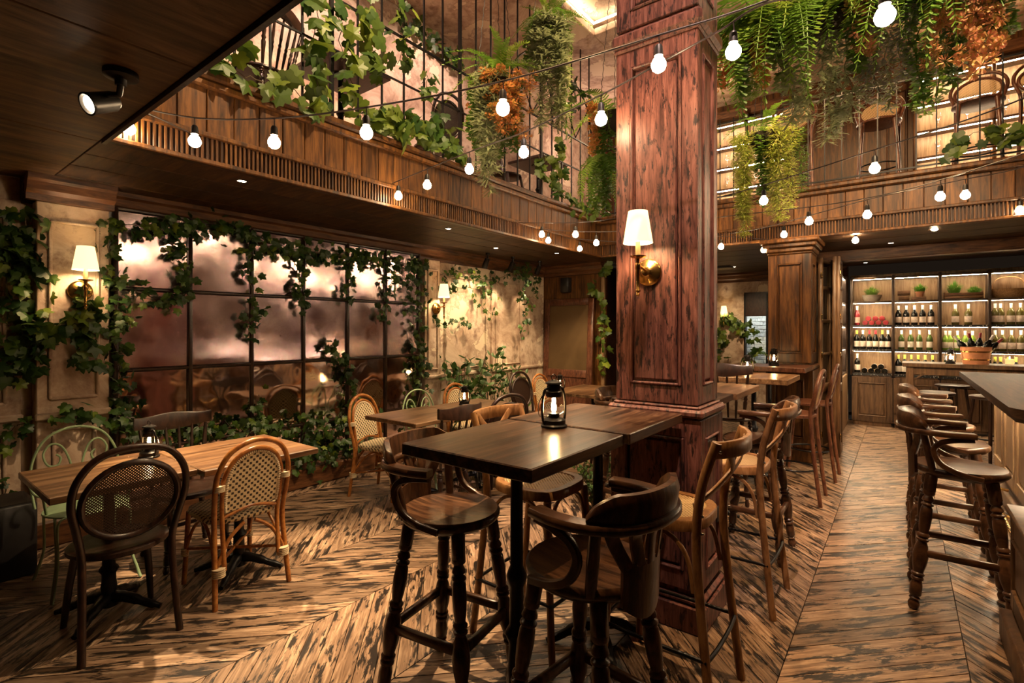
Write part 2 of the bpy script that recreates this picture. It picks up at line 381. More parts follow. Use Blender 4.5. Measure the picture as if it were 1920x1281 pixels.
    def strap(s, pts, w, t, up=(0, 0, 1), closed=False):
        """flat band: w along the sideways (up x dir) axis, t across"""
        a, b = w/2, t/2; c = min(a, b)*.35
        sect = [(-a+c, -b), (a-c, -b), (a, -b+c), (a, b-c), (a-c, b), (-a+c, b), (-a, b-c), (-a, -b+c)]
        return s.sweep(pts, sect, closed, up)
    def lathe(s, prof, n=16, p0=(0, 0, 0), p1=None):
        """prof: (r, z); with p1 the z runs 0..1 from p0 to p1"""
        p0 = Vector(p0)
        if p1 is None: ex, ey, ez, L = Vector((1,0,0)), Vector((0,1,0)), Vector((0,0,1)), 1.0
        else:
            d = Vector(p1) - p0; L = d.length; ez = d.normalized()
            h = Vector((0,0,1)) if abs(ez.z) < 0.9 else Vector((0,1,0)); ex = h.cross(ez).normalized(); ey = ez.cross(ex)
        vs = []; m = len(prof)
        for r, z in prof:
            for k in range(n):
                a = 2*PI*k/n; vs.append(tuple(p0 + ex*(r*math.cos(a)) + ey*(r*math.sin(a)) + ez*(z*L)))
        fs = [(i*n+k, i*n+(k+1) % n, (i+1)*n+(k+1) % n, (i+1)*n+k) for i in range(m-1) for k in range(n)]
        if prof[0][0] > 1e-6: fs.append(tuple(range(n))[::-1])
        if prof[-1][0] > 1e-6: fs.append(tuple((m-1)*n+k for k in range(n)))
        return s.add(vs, fs)
    def prism(s, poly, h, T=None, z0=0.0):
        n = len(poly); vs = [(x, y, z0) for x, y in poly] + [(x, y, z0+h) for x, y in poly]
        fs = [tuple(range(n))[::-1], tuple(range(n, 2*n))] + [(i, (i+1) % n, n+(i+1) % n, n+i) for i in range(n)]
        return s.add(vs, fs, T)
    def data(s, name, mat, smooth=45, uvf=None):
        me = bpy.data.meshes.new(name); me.from_pydata(s.v, [], s.f)
        if uvf or s.uv:
            l = me.uv_layers.new(name='UVMap')
            for lp in me.loops:
                l.data[lp.index].uv = uvf(s.v[lp.vertex_index]) if uvf else s.uv[lp.vertex_index]
        me.materials.append(M[mat]); me.update()
        if smooth:
            me.shade_smooth(); me.set_sharp_from_angle(angle=math.radians(smooth))
        return me
    def build(s, name, mat, parent=None, smooth=45, uvf=None):
        o = link(name, s.data(name, mat, smooth, uvf), parent)
        if parent and name in PLAB: o['label'] = PLAB[name]
        return o
def link(name, me, parent=None):
    o = bpy.data.objects.new(name, me); col.objects.link(o)
    if parent: o.parent = parent
    return o
def tag(o, label=None, cat=None, group=None, kind=None):
    if label: o['label'] = label
    if cat: o['category'] = cat
    if group: o['group'] = group
    if kind: o['kind'] = kind
    return o
def thing(name, label, cat, loc=(0, 0, 0), rz=0.0, group=None):
    o = bpy.data.objects.new(name, None); col.objects.link(o); o.location = loc; o.rotation_euler = (0, 0, rz); o.empty_display_size = 0.05
    return tag(o, label, cat, group)
KIDS = {}
def kids(o): return [c for c in o.children]
def copy_tree(o, parent=None, loc=None, rz=None, label=None, s=None, group=None):
    c = o.copy(); col.objects.link(c)
    if parent: c.parent = parent
    for ch in kids(o): copy_tree(ch, c)
    if loc is not None: c.location = loc
    if rz is not None: c.rotation_euler = (0, 0, rz)
    if s: c.scale = (s, s, s)
    if label: c['label'] = label
    if group: c['group'] = group
    return c
def struct(name, mb, mat, label, smooth=30):
    return tag(mb.build(name, mat, None, smooth), label, None, None, 'structure')
FX_N, FX_P = PI/2, -PI/2      # a chair turned to face -X / +X (built facing +Y)
def disc_uv(v): return (v[0], v[1])
def back_uv(v): return (v[0], v[2])
# ------------------------------------------------------------------ the shell
SOF = 2.54; XL, XM = -4.80, -4.72; VX, VY0, VY1 = -3.47, 0.83, 6.62; UC = 5.4
fl = struct('floor', MB().box((-0.5, 4.0, -0.06), (10.0, 14.4, 0.08)), 'soil', 'chevron floor of worn brown planks with black stains')
def floor_planks():
    W, STEP, GAP, T = 0.655, 0.127, 0.0055, 0.02
    def verts(sg, x0=0.0, y0=0.0):
        a, b = 0.002, W - 0.002
        q = [(a, sg*a), (b, sg*b), (b, sg*b + STEP - GAP), (a, sg*a + STEP - GAP)]
        return [(x0+x, y0+y, -T) for x, y in q] + [(x0+x, y0+y, 0.0) for x, y in q]
    FS = [(4,5,6,7), (0,1,5,4), (1,2,6,5), (2,3,7,6), (3,0,4,7)]
    UV = [(0, 0), (.92, 0), (.92, .09), (0, .09)]*2
    def mesh(sg):
        m = MB(); m.add(verts(sg), FS); m.uv = UV; return m.data('plank', 'floor_wood', 0)
    me = {1: mesh(1), -1: mesh(-1)}
    cand = []
    for k in range(-8, 4):
        x0 = -0.42 + k*W; sg = 1 if k % 2 == 0 else -1
        for j in range(-8, 92):
            y0 = -1.243 + j*STEP + (0 if sg == 1 else W)
            yc = y0 + sg*W/2
            if yc < -0.6 or yc > 10.2: continue
            if x0 > 0.6 and yc < 6.6: continue
            p = pix((x0 + W/2, yc, 0)); inview = p and -250 < p[0] < 2170 and p[1] < 1480 and p[2] > 0.4
            cand.append((p[2] if inview else 99 + R.random(), x0, y0, sg))
    cand.sort()
    for d, x0, y0, sg in cand[:296]:
        o = link('plank', me[sg], fl); o.location = (x0, y0, R.uniform(-0.0012, 0.0008))
    m = MB(); m.uv = []
    for d, x0, y0, sg in cand[296:]:
        m.add(verts(sg, x0, y0), FS); ox, oy = R.random()*30, R.random()*30
        m.uv += [(a + ox, b + oy) for a, b in UV]
    tag(m.build('far_planks', 'floor_wood', fl, 0), kind='stuff')
floor_planks()
# outer walls
struct('wall_left', MB().box((XL-0.1, 3.15, 1.27), (0.2, 8.1, 2.54)), 'plaster', 'blotchy cream plaster wall behind the ivy and antique mirrors')
struct('wall_left_upper', MB().box((XL-0.1, 4.0, 4.2), (0.2, 14, 2.6)), 'upper_plaster', 'blotchy pinkish plaster wall of the upper gallery')
struct('wall_right', MB().box((4.3, 4.0, 2.7), (0.2, 14, 5.6)), 'panel_wood', 'dark wooden wall behind the bar')
struct('wall_near', MB().box((-0.3, -2.9, 2.7), (9.4, 0.2, 5.6)), 'panel_wood', 'dark wooden wall behind the viewer')
struct('wall_back_upper', MB().box((-0.3, 9.3, 4.25), (9.2, 0.16, 2.5)), 'panel_wood', 'brown panelled back wall of the upper gallery')
struct('ceiling', MB().box((-0.3, 3.3, UC+0.25), (9.4, 12.8, 0.1)), 'upper_plaster', 'cream plaster ceiling above the gallery')
struct('ceiling_border_left', MB().box((-4.01, 3.3, UC+0.03), (1.58, 12.4, 0.10), None, .01), 'upper_plaster', 'lowered plaster ceiling border over the left gallery')
struct('ceiling_border_far', MB().box((0.45, 7.65, UC+0.03), (7.34, 3.36, 0.10), None, .01), 'upper_plaster', 'lowered plaster ceiling border over the far gallery')
cv = tag(MB().box((-3.25, 3.4, UC+0.095), (.04, 5.1, .03)).build('ceiling_cove', 'upper_plaster'), 'cove light ledge around the upper ceiling recess', None, None, 'structure')
MB().box((-3.21, 3.4, UC+0.13), (.02, 5.1, .02)).build('led_strip', 'cove_glow', cv); MB().box((-.9, 5.94, UC+0.13), (4.6, .02, .02)).build('led_strip', 'cove_glow', cv)
# wooden end wall with the stair opening
struct('wall_back_left', MB().box((-4.26, 7.2, 1.27), (1.12, 0.16, 2.54)), 'panel_wood', 'brown wooden end wall behind the leaning cane door')
struct('wall_stair', MB().box((-2.72, 7.2, 1.27), (0.4, 0.16, 2.54)), 'panel_wood', 'dark wooden wall beside the stair opening')
struct('wall_stair_side', MB().box((-2.96, 8.65, 1.27), (0.12, 2.8, 2.54)), 'plaster', 'plaster side wall of the far room')
st = thing('staircase', 'dark wooden stairs rising in the doorway beside the column', 'staircase', (-3.36, 7.4, 0))
for k in range(9):
    MB().box((0, 0.13 + k*0.26, 0.17*k + 0.155), (0.62, 0.29, 0.03), None, 0.006).build('tread', 'panel_wood', st)
    MB().box((0, 0.02 + k*0.26, 0.17*k + 0.07), (0.62, 0.02, 0.14)).build('riser', 'dark_wood', st)
struct('wall_stair_back', MB().box((-3.9, 8.65, 1.27), (0.1, 2.8, 2.54)), 'dark_wood', 'dark side wall of the stairwell')
struct('wall_stair_end', MB().box((-3.4, 10.05, 1.6), (1.1, 0.1, 3.2)), 'dark_wood', 'dark end wall of the stairwell')
# far room wall with window
for i, (c, d) in enumerate([((-2.65, 10.1, 1.27), (0.70, 0.16, 2.54)), ((-1.3, 10.1, 1.27), (1.2, 0.16, 2.54)), ((-2.1, 10.1, 2.36), (0.4, 0.16, 0.36)), ((-2.1, 10.1, 0.37), (0.4, 0.16, 0.74))]):
    struct('wall_far_%d' % (i+1), MB().box(c, d), 'plaster', ['stained plaster wall beside the far window', 'plaster wall right of the far window behind the second column', 'plaster above the far window', 'plaster below the far window'][i])
wn = tag(MB().box((-2.1, 10.06, 0.76), (0.44, 0.14, 0.03), None, 0.004).build('window_1', 'panel_wood'), 'far window with dark blind over white brickwork', None, None, 'structure')
for x in (-2.285, -1.915): MB().box((x, 10.06, 1.45), (0.03, 0.12, 1.4)).build('window_frame', 'iron', wn)
MB().box((-2.1, 10.02, 1.96), (0.4, 0.02, 0.44)).build('blind', 'dark_wood', wn)
MB().box((-2.1, 10.08, 1.45), (0.36, 0.006, 1.36)).build('pane', 'clear_glass', wn)
wo = tag(MB().box((-2.1, 10.62, 1.27), (1.6, 0.1, 2.5)).build('wall_outside', 'white_paint'), 'white brick wall seen through the far window', None, None, 'structure')
bm_ = MB().box((0, 0, 0), (0.205, 0.02, 0.062), None, 0.004).data('brick', 'white_paint', 30)
for r in range(20):
    for c in range(5):
        o = link('brick', bm_, wo); o.location = (-2.62 + c*0.215 + (r % 2)*0.107, 10.565, 0.6 + r*0.072)
spot('yard_lamp', (-2.1, 10.25, 2.5), (-2.1, 10.6, 1.2), 80, 150, 0.5, (0.85, 0.95, 1.0))
# soffits (ceilings under the gallery) with their boards
def soffit(name, x0, x1, y0, y1, label, bw=0.42, along='x', mt='soffit_wood'):
    o = struct(name, MB().box(((x0+x1)/2, (y0+y1)/2, 2.79), (x1-x0, y1-y0, 0.46)), 'soffit_wood', label)
    n = max(1, round(((y1-y0) if along == 'x' else (x1-x0))/bw))
    for i in range(n):
        if along == 'x':
            a = y0 + (y1-y0)*i/n; b_ = y0 + (y1-y0)*(i+1)/n
            mb = MB().box((0, 0, 0), (x1-x0, b_-a-0.006, 0.022), None, 0.004); loc = ((x0+x1)/2, (a+b_)/2, SOF + 0.011)
        else:
            a = x0 + (x1-x0)*i/n; b_ = x0 + (x1-x0)*(i+1)/n
            mb = MB().box((0, 0, 0), (b_-a-0.006, y1-y0, 0.022), None, 0.004); loc = ((a+b_)/2, (y0+y1)/2, SOF + 0.011)
        p = mb.build('board', mt, o, 30); p.location = loc
    return o
soffit('ceiling_near', -4.8, 4.2, -2.8, VY0, 'dark stained board ceiling over the near side', 1.3, 'y', 'near_ceiling_wood')
soffit('ceiling_left', -4.8, VX-0.03, VY0+0.002, 7.12, 'dark wooden ceiling under the left gallery', 0.33, 'y')
soffit('ceiling_far', VX-0.025, 4.2, VY1+0.03, 10.0, 'dark wooden ceiling over the bar and far room', 0.5)
b1 = struct('trim_1', MB().box((1.4, 8.0, 2.47), (5.2, 0.16, 0.14), None, 0.01), 'beam_wood', 'wooden ceiling beam across the bar')
# edge of the near ceiling: thin dark strip
struct('trim_2', MB().box((-0.3, VY0+0.012, 2.77), (6.36, 0.02, 0.5)), 'dark_wood', 'dark edge strip of the near ceiling')
# fascia of the gallery: boards, grille slats, mouldings
def fascia(name, p0, p1, inward, label):
    p0, p1 = Vector(p0), Vector(p1); d = (p1-p0); L = d.length; d.normalize(); inw = Vector(inward)
    rz = math.atan2(d.y, d.x); T0 = Matrix.Translation(p0) @ Matrix.Rotation(rz, 4, 'Z')
    sgn = 1 if (Matrix.Rotation(rz, 3, 'Z') @ Vector((0, 1, 0))).dot(inw) > 0 else -1
    def B(mb, nm, mt, parent=None):
        o = mb.build(nm, mt, parent, 30); o.location = p0; o.rotation_euler = (0, 0, rz); return o
    root = B(MB().box((L/2, -sgn*0.02, 2.77), (L, 0.03, 0.46)), name, 'dark_wood'); tag(root, label, None, None, 'structure')
    def child(mb, nm, mt):
        return mb.build(nm, mt, root, 30)
    # mouldings
    child(MB().box((L/2, sgn*0.012, 2.553), (L, 0.034, 0.03), None, 0.006), 'lower_moulding', 'panel_wood')
    child(MB().box((L/2, sgn*0.012, 2.722), (L, 0.034, 0.032), None, 0.006), 'middle_moulding', 'panel_wood')
    child(MB().box((L/2, sgn*0.022, 3.035), (L, 0.05, 0.05), None, 0.012), 'upper_moulding', 'panel_wood')
    child(MB().box((L/2, sgn*0.01, 3.09), (L, 0.11, 0.055), None, 0.014), 'cap_rail', 'panel_wood')
    n = round(L/0.165); bw = L/n
    me = MB().box((0, 0, 0), (bw-0.005, 0.02, 0.29), None, 0.004).data('board', 'panel_wood', 30)
    for i in range(n):
        o = link('board', me, root); o.location = ((i+.5)*bw, sgn*0.005 + R.uniform(-.0015, .0015), 2.875)
    n = round(L/0.0285); me = MB().box((0, 0, 0), (0.0145, 0.014, 0.142), None, 0.002).data('slat', 'panel_wood', 0)
    for i in range(n):
        o = link('slat', me, root); o.location = ((i+.5)*L/n, sgn*0.006, 2.637)
    return root
fascia('trim_3', (VX, VY0+0.03, 0), (VX, VY1, 0), (1, 0, 0), 'left gallery fascia of upright brown boards above a slatted grille')
fascia('trim_4', (VX, VY1, 0), (3.0, VY1, 0), (0, -1, 0), 'far gallery fascia of upright brown boards above a slatted grille')
struct('floor_upper_left', MB().box((-4.14, 3.6, 3.04), (1.3, 11.4, 0.04)), 'panel_wood', 'wooden floor of the left upper gallery')
struct('floor_upper_far', MB().box((0.4, 7.95, 3.04), (7.6, 2.6, 0.04)), 'panel_wood', 'wooden floor of the far upper gallery')
# cornice under the left soffit, and pilaster wall details
def cornice(name, pts, label):
    sect = [(0, 0), (0.13, 0), (0.13, -0.035), (0.10, -0.05), (0.085, -0.10), (0.05, -0.125), (0.05, -0.165), (0, -0.165)]
    m = MB()
    P = [Vector(p) for p in pts]
    d = (P[1]-P[0]).normalized(); side = Vector((d.y, -d.x, 0))
    vs = []
    for p in P: vs += [tuple(p + side*a + Vector((0, 0, b))) for a, b in sect]
    n = len(sect)
    fs = [(q, (q+1) % n, n+(q+1) % n, n+q) for q in range(n)] + [tuple(range(n))[::-1], tuple(range(n, 2*n))]
    m.add(vs, fs); return struct(name, m, 'beam_wood', label)
cornice('trim_5', [(XL, 0.7, SOF), (XL, 7.1, SOF)], 'brown wooden cornice above the mirrors')
cornice('trim_6', [(-4.8, 7.12, SOF), (-3.66, 7.12, SOF)], 'brown wooden cornice over the end wall')
cornice('trim_7', [(-4.66, 0.70, SOF+0.001), (-4.66, 1.18, SOF+0.001)], 'wooden cornice on the plaster pilaster')
cornice('trim_8', [(-2.9, 10.02, SOF), (-0.7, 10.02, SOF)], 'dark cornice of the far room')
# plaster pilasters with raised panel mouldings
def pilaster(y0, y1, x, name, label, panels):
    o = struct(name, MB().box(((XL+x)/2, (y0+y1)/2, 1.19), (x-XL, y1-y0, 2.38), None, 0.006), 'plaster', label)
    for (a, b, z0, z1) in panels:
        for (c, d) in [((x+.008, (a+b)/2, z0), (0.018, b-a, 0.022)), ((x+.008, (a+b)/2, z1), (0.018, b-a, 0.022)), ((x+.008, a, (z0+z1)/2), (0.018, 0.022, z1-z0)), ((x+.008, b, (z0+z1)/2), (0.018, 0.022, z1-z0))]:
            MB().box(c, d, None, 0.006).build('panel_moulding', 'plaster', o)
    MB().box((x+0.012, (y0+y1)/2, 0.90), (0.03, y1-y0+0.02, 0.05), None, 0.01).build('chair_rail', 'plaster', o)
    return o
pilaster(0.76, 1.16, -4.66, 'wall_pilaster_1', 'cream plaster pilaster carrying the nearest wall lamp', [(0.83, 1.09, 1.02, 2.25), (0.85, 1.07, 0.42, 0.80)])
pilaster(4.34, 4.60, -4.70, 'wall_pilaster_2', 'cream plaster pilaster right of the mirrors', [(4.39, 4.55, 1.0, 2.25)])
pilaster(4.66, 5.65, -4.765, 'wall_panel_1', 'stained plaster wall panel behind the tall shrub', [(4.74, 5.57, 0.98, 2.2)])
pilaster(5.72, 7.08, -4.765, 'wall_panel_2', 'stained plaster wall panel beside the leaning cane door', [(5.80, 6.4, 0.98, 2.2)])
pilaster(-0.4, 0.70, -4.765, 'wall_panel_3', 'shadowed plaster wall panel at the left edge of the room', [(-0.3, 0.62, 1.0, 2.2), (-0.3, 0.62, 0.3, 0.82)])
for i, (y0, y1) in enumerate([(0.70, 1.20), (1.2, 4.34), (4.34, 7.1)]):
    struct('baseboard_left_%d' % (i+1), MB().box((-4.70 + (0.12 if i == 1 else 0), (y0+y1)/2, 0.09), (0.12 + (0.10 if i == 1 else 0), y1-y0, 0.18), None, 0.012), 'beam_wood', ['brown baseboard under the pilaster', 'brown plinth below the antique mirrors', 'brown baseboard along the plaster wall'][i])
# antique mirrors
mr = tag(MB().box((-4.76, 2.74, 1.28), (0.03, 3.12, 2.3)).build('window_2', 'dark_wood'), 'wall of antique foxed mirror panes in a dark steel grid', None, None, 'structure')
ys = [1.215 + 0.507*i for i in range(7)]; zs = [0.18, 0.555, 1.185, 1.815, 2.42]
for i in range(6):
    for j in range(4):
        T = Matrix.Rotation(R.uniform(-.018, .018), 4, 'Z') @ Matrix.Rotation(R.uniform(-.012, .012), 4, 'Y')
        o = MB().box((0, 0, 0), (0.008, 0.48, zs[j+1]-zs[j]-0.03), T, 0.002).build('mirror_pane', 'clear_mirror' if j < 2 else 'antique_mirror', mr, 0)
        o.location = (-4.733, (ys[i]+ys[i+1])/2, (zs[j]+zs[j+1])/2)
for y in ys: MB().box((-4.722, y, 1.3), (0.03, 0.032, 2.26), None, 0.006).build('mullion', 'dark_wood', mr)
for z in zs: MB().box((-4.722, 2.74, z), (0.024, 3.08, 0.022), None, 0.005).build('glazing_bar', 'dark_wood', mr)
# ------------------------------------------------------------------ columns
def face_panels(parent, x0, x1, y0, y1, zr, mat, st=0.055, faces='fr', th=0.02):
    """framed and fielded panels on the faces of a box: f = -Y, r = +X, l = -X, b = +Y"""
    for fc in faces:
        if fc in 'fb': a0, a1 = x0, x1
        else: a0, a1 = y0, y1
        wd = a1 - a0; sg = {'f': -1, 'l': -1, 'r': 1, 'b': 1}[fc]
        base = {'f': y0, 'b': y1, 'l': x0, 'r': x1}[fc]
        def P(ca, cz, wa, wz, t, nm, bev, off=0.0):
            n = base + sg*(t/2 + off)
            if fc in 'fb': mb = MB().box((ca, n, cz), (wa, t, wz), None, bev)
            else: mb = MB().box((n, ca, cz), (t, wa, wz), None, bev)
            mb.build(nm, mat, parent, 25)
        for z0, z1 in zr:
            ext = th if fc in 'fb' else 0
            P(a0 + st/2 - ext/2, (z0+z1)/2, st + ext, z1-z0, th, 'stile', 0.004); P(a1 - st/2 + ext/2, (z0+z1)/2, st + ext, z1-z0, th, 'stile', 0.004)
            P((a0+a1)/2, z0 + st*.75, wd - 2*st, st*1.5, th, 'rail', 0.004); P((a0+a1)/2, z1 - st*.75, wd - 2*st, st*1.5, th, 'rail', 0.004)
            iw, ih = wd - 2*st, (z1-z0) - 3*st
            if iw > 0.06: P((a0+a1)/2, (z0+z1)/2, iw - 0.05, ih - 0.05, 0.016, 'panel', 0.014)
            for q in (-1, 1):
                P((a0+a1)/2 + q*(iw/2 - .007), (z0+z1)/2, 0.014, ih, 0.028, 'bead', 0.005)
                P((a0+a1)/2, (z0+z1)/2 + q*(ih/2 - .007), iw - 0.028, 0.014, 0.028, 'bead', 0.005)
def ring_box(parent, x0, x1, y0, y1, z0, z1, e, mat, nm, b=0.012):
    MB().box(((x0+x1)/2, (y0+y1)/2, (z0+z1)/2), (x1-x0+2*e, y1-y0+2*e, z1-z0), None, b).build(nm, mat, parent, 30)
CX0, CX1, CY0, CY1 = -1.22, -0.82, 2.57, 2.87
c1 = thing('column', 'tall reddish worn wooden column with raised panels and a brass lamp', 'column', (0, 0, 0))
MB().box(((CX0+CX1)/2, (CY0+CY1)/2, 2.7), (CX1-CX0, CY1-CY0, 5.4)).build('core', 'column_wood', c1, 0)
face_panels(c1, CX0, CX1, CY0, CY1, [(1.12, 3.0), (3.12, 4.3), (4.32, 5.38)], 'column_wood', 0.062, 'frlb')
ring_box(c1, CX0, CX1, CY0, CY1, 0.0, 1.06, 0.022, 'column_wood', 'pedestal', 0.004)
face_panels(c1, CX0-.022, CX1+.022, CY0-.022, CY1+.022, [(0.2, 1.05)], 'column_wood', 0.062, 'frlb')
ring_box(c1, CX0, CX1, CY0, CY1, 0.0, 0.13, 0.062, 'column_wood', 'base_moulding', 0.006)
ring_box(c1, CX0, CX1, CY0, CY1, 0.13, 0.17, 0.052, 'column_wood', 'base_bead', 0.016)
ring_box(c1, CX0, CX1, CY0, CY1, 1.06, 1.10, 0.055, 'column_wood', 'ledge', 0.012)
ring_box(c1, CX0, CX1, CY0, CY1, 1.10, 1.115, 0.032, 'column_wood', 'ledge_bead', 0.006)
ring_box(c1, CX0, CX1, CY0, CY1, 3.02, 3.10, 0.045, 'column_wood', 'upper_moulding', 0.02)
ring_box(c1, CX0, CX1, CY0, CY1, 3.00, 3.025, 0.03, 'column_wood', 'upper_bead', 0.008)
MB().box((CX1+0.047, 2.80, 0.52), (0.01, 0.045, 0.08), None, 0.003).build('socket_plate', 'black_plastic', c1)
DX0, DX1, DY0, DY1 = -1.22, -0.82, 6.57, 6.97
c2 = thing('column', 'square orange-brown panelled column at the entrance of the bar', 'column', (0, 0, 0))
MB().box(((DX0+DX1)/2, (DY0+DY1)/2, 1.27), (DX1-DX0, DY1-DY0, 2.54)).build('core', 'panel_wood', c2, 0)
face_panels(c2, DX0, DX1, DY0, DY1, [(1.12, 2.36)], 'panel_wood', 0.07, 'frl')
ring_box(c2, DX0, DX1, DY0, DY1, 0, 1.05, 0.022, 'panel_wood', 'pedestal', 0.004)
face_panels(c2, DX0-.022, DX1+.022, DY0-.022, DY1+.022, [(0.16, 1.04)], 'panel_wood', 0.07, 'frl')
ring_box(c2, DX0, DX1, DY0, DY1, 0, 0.14, 0.05, 'panel_wood', 'base_moulding', 0.01)
ring_box(c2, DX0, DX1, DY0, DY1, 1.05, 1.10, 0.05, 'panel_wood', 'ledge', 0.014)
for z0, z1, e in [(2.36, 2.39, .03), (2.39, 2.44, .045), (2.44, 2.49, .075), (2.49, 2.538, .10)]:
    ring_box(c2, DX0, DX1, DY0, DY1, z0, z1, e, 'panel_wood', 'capital', 0.012)
# ------------------------------------------------------------------ furniture builders (front = +Y)
def mirror_path(p): return p + [(-x, y, z) for x, y, z in p[::-1][1:]]
def ellipse_panel(rx, rz, cz, yf, n=28, t=0.004):
    m = MB(); ring = [(rx*math.cos(2*PI*k/n), cz + rz*math.sin(2*PI*k/n)) for k in range(n)]
    vs = [(x, yf(z) - t/2, z) for x, z in ring] + [(x, yf(z) + t/2, z) for x, z in ring]
    m.add(vs, [tuple(range(n)), tuple(range(2*n-1, n-1, -1))] + [(k, n+k, n+(k+1) % n, (k+1) % n) for k in range(n)]); return m
def bentwood(name, label, cat, loc, rz, mat='dark_wood', zs_=0.45, top=0.95, ring=False, cane_='dark_cane', group=None, seat_cane=False):
    t = thing(name, label, cat, loc, rz, group); h = zs_; H = top - zs_
    lean = lambda z: -0.185 - 0.20*(z - h)
    half = [(-.19, -.26, 0), (-.18, -.21, h*.55), (-.178, -.185, h), (-.200, lean(h+H*.28), h+H*.28), (-.222, lean(h+H*.52), h+H*.52), (-.205, lean(h+H*.75), h+H*.75), (-.13, lean(h+H*.94), h+H*.94), (0, lean(top), top)]
    MB().tube(cr(mirror_path(half), 5), 0.0165, 10).build('back_hoop', mat, t)
    cz = h + H*.49; rx, rzz = 0.188, H*.36
    oval = [(rx*math.cos(a), lean(cz + rzz*math.sin(a)), cz + rzz*math.sin(a)) for a in [2*PI*k/32 for k in range(32)]]
    ih = MB().tube(oval, 0.016, 8, True).build('inner_hoop', mat, t)
    ellipse_panel(rx-.006, rzz-.006, cz, lean).build('cane_panel', cane_, ih, 0, back_uv)
    if seat_cane:
        MB().tube([(.185*math.cos(2*PI*k/28), .185*math.sin(2*PI*k/28)-.01, h-.015) for k in range(28)], 0.021, 8, True).build('seat_ring', mat, t)
        MB().lathe([(0, h-.01), (.17, h-.012), (.17, h-.018), (0, h-.016)], 24).build('seat', 'tan_cane', t, 0, disc_uv)
    else:
        MB().lathe([(0, h-.010), (.12, h-.009), (.165, h-.004), (.195, h), (.208, h-.008), (.208, h-.026), (.195, h-.034), (0, h-.034)], 32).build('seat', mat, t)
    for s in (-1, 1):
        MB().tube(cr([(s*.14, .14, h-.03), (s*.165, .17, h*.5), (s*.185, .205, 0)], 4), [.020, .019, .0185, .018, .0175, .017, .016, .015, .0145], 10).build('leg', mat, t)
    if ring:
        MB().tube([(.185*math.cos(2*PI*k/28), .185*math.sin(2*PI*k/28) - .02, 0.27) for k in range(28)], 0.0085, 8, True).build('foot_ring', 'iron', t)
    return t
def rattan_chair(label, loc, rz, group=None):
    t = thing('rattan_chair', label, 'chair', loc, rz, group)
    lean = lambda z: -.205 - .19*(z - .42)
    half = [(-.205, -.255, 0), (-.195, -.225, .22), (-.19, -.205, .42), (-.2, lean(.60), .60), (-.192, lean(.73), .73), (-.13, lean(.84), .84), (0, lean(.885), .885)]
    MB().tube(cr(mirror_path(half), 6), .0145, 10).build('outer_arch', 'rattan', t)
    inn = [(-.150, -.235, .19), (-.152, -.215, .42), (-.160, lean(.58)+.004, .58), (-.155, lean(.70)+.004, .70), (-.10, lean(.80), .80), (0, lean(.838), .838)]
    MB().tube(cr(mirror_path(inn), 6), .0125, 10).build('inner_arch', 'rattan', t)
    b0 = .50
    arc = [Vector(p) for p in cr(mirror_path([(-.140, lean(b0), b0), (-.146, lean(.58), .58), (-.138, lean(.70), .70), (-.09, lean(.785), .785), (0, lean(.818), .818)]), 6)]
    n = len(arc); m = MB()
    vs = [(p.x, p.y-.006, p.z) for p in arc] + [(p.x, p.y+.006, p.z) for p in arc]
    m.add(vs, [tuple(range(n)), tuple(range(2*n-1, n-1, -1))] + [(k, n+k, n+(k+1) % n, (k+1) % n) for k in range(n)])
    bwv = m.build('back_weave', 'bistro_weave', t, 0, back_uv)
    L = cr([tuple(p) for p in arc], 3)
    MB().tube(L, [.0125 if i % 2 else .0085 for i in range(len(L))], 8).build('woven_border', 'cream_cord', bwv)
    MB().tube(cr([(-.150, lean(.47), .47), (0, lean(.505), .505), (.150, lean(.47), .47)], 6), .011, 8).build('lower_rail', 'rattan', t)
    # seat
    k = 24; ring = []
    for i in range(k):
        a = 2*PI*i/k; c, s = math.cos(a), math.sin(a); q = 4.0
        rr = (abs(c)**q + abs(s)**q)**(-1/q); ring.append((.195*rr*c, .2*rr*s))
    m = MB(); rows = [(1.0, .425), (1.06, .44), (1.05, .458), (.97, .468), (.6, .463), (.0, .46)]
    vs = [(x*f, y*f, z) for f, z in rows for x, y in ring]
    fs = [(i*k+j, i*k+(j+1) % k, (i+1)*k+(j+1) % k, (i+1)*k+j) for i in range(len(rows)-1) for j in range(k)] + [tuple(range(k))[::-1]]
    m.add(vs, fs).build('seat', 'bistro_weave', t, 60, lambda v: (v[0], v[1] + v[2]*1.0))
    for s in (-1, 1):
        MB().tube([(s*.175, .175, .43), (s*.183, .19, .2), (s*.19, .205, 0)], .014, 10).build('leg', 'rattan', t)
        MB().tube(cr([(s*.185, .19, .2), (s*.172, .12, .34), (s*.17, .0, .412), (s*.175, -.12, .34), (s*.192, -.215, .21)], 5), .009, 8).build('side_brace', 'rattan', t)
        MB().tube(cr([(s*.19, -.228, .2), (s*.12, -.215, .34), (s*.03, -.2, .41)], 5), .0105, 8).build('rear_brace', 'rattan', t)
        MB().tube([(s*.195, -.225, .21), (-s*.185, .19, .21)], .0095, 8).build('cross_stretcher', 'rattan', t)
    def bind(x, y, z, r, h=.05, dx=0.0):
        pr = [(r*.8, z-h/2)]
        for i in range(5): pr += [(r, z - h/2 + h*(i+.2)/5), (r, z - h/2 + h*(i+.65)/5), (r*.82, z - h/2 + h*(i+.85)/5)]
        MB().lathe(pr, 12, (x, y, 0)).build('cord_binding', 'cream_cord', t)
    for s in (-1, 1):
        bind(s*.178, -.232, .19, .034); bind(s*.187, .197, .19, .021); bind(s*.182, lean(.645)+.002, .645, .030, .035)
    return t
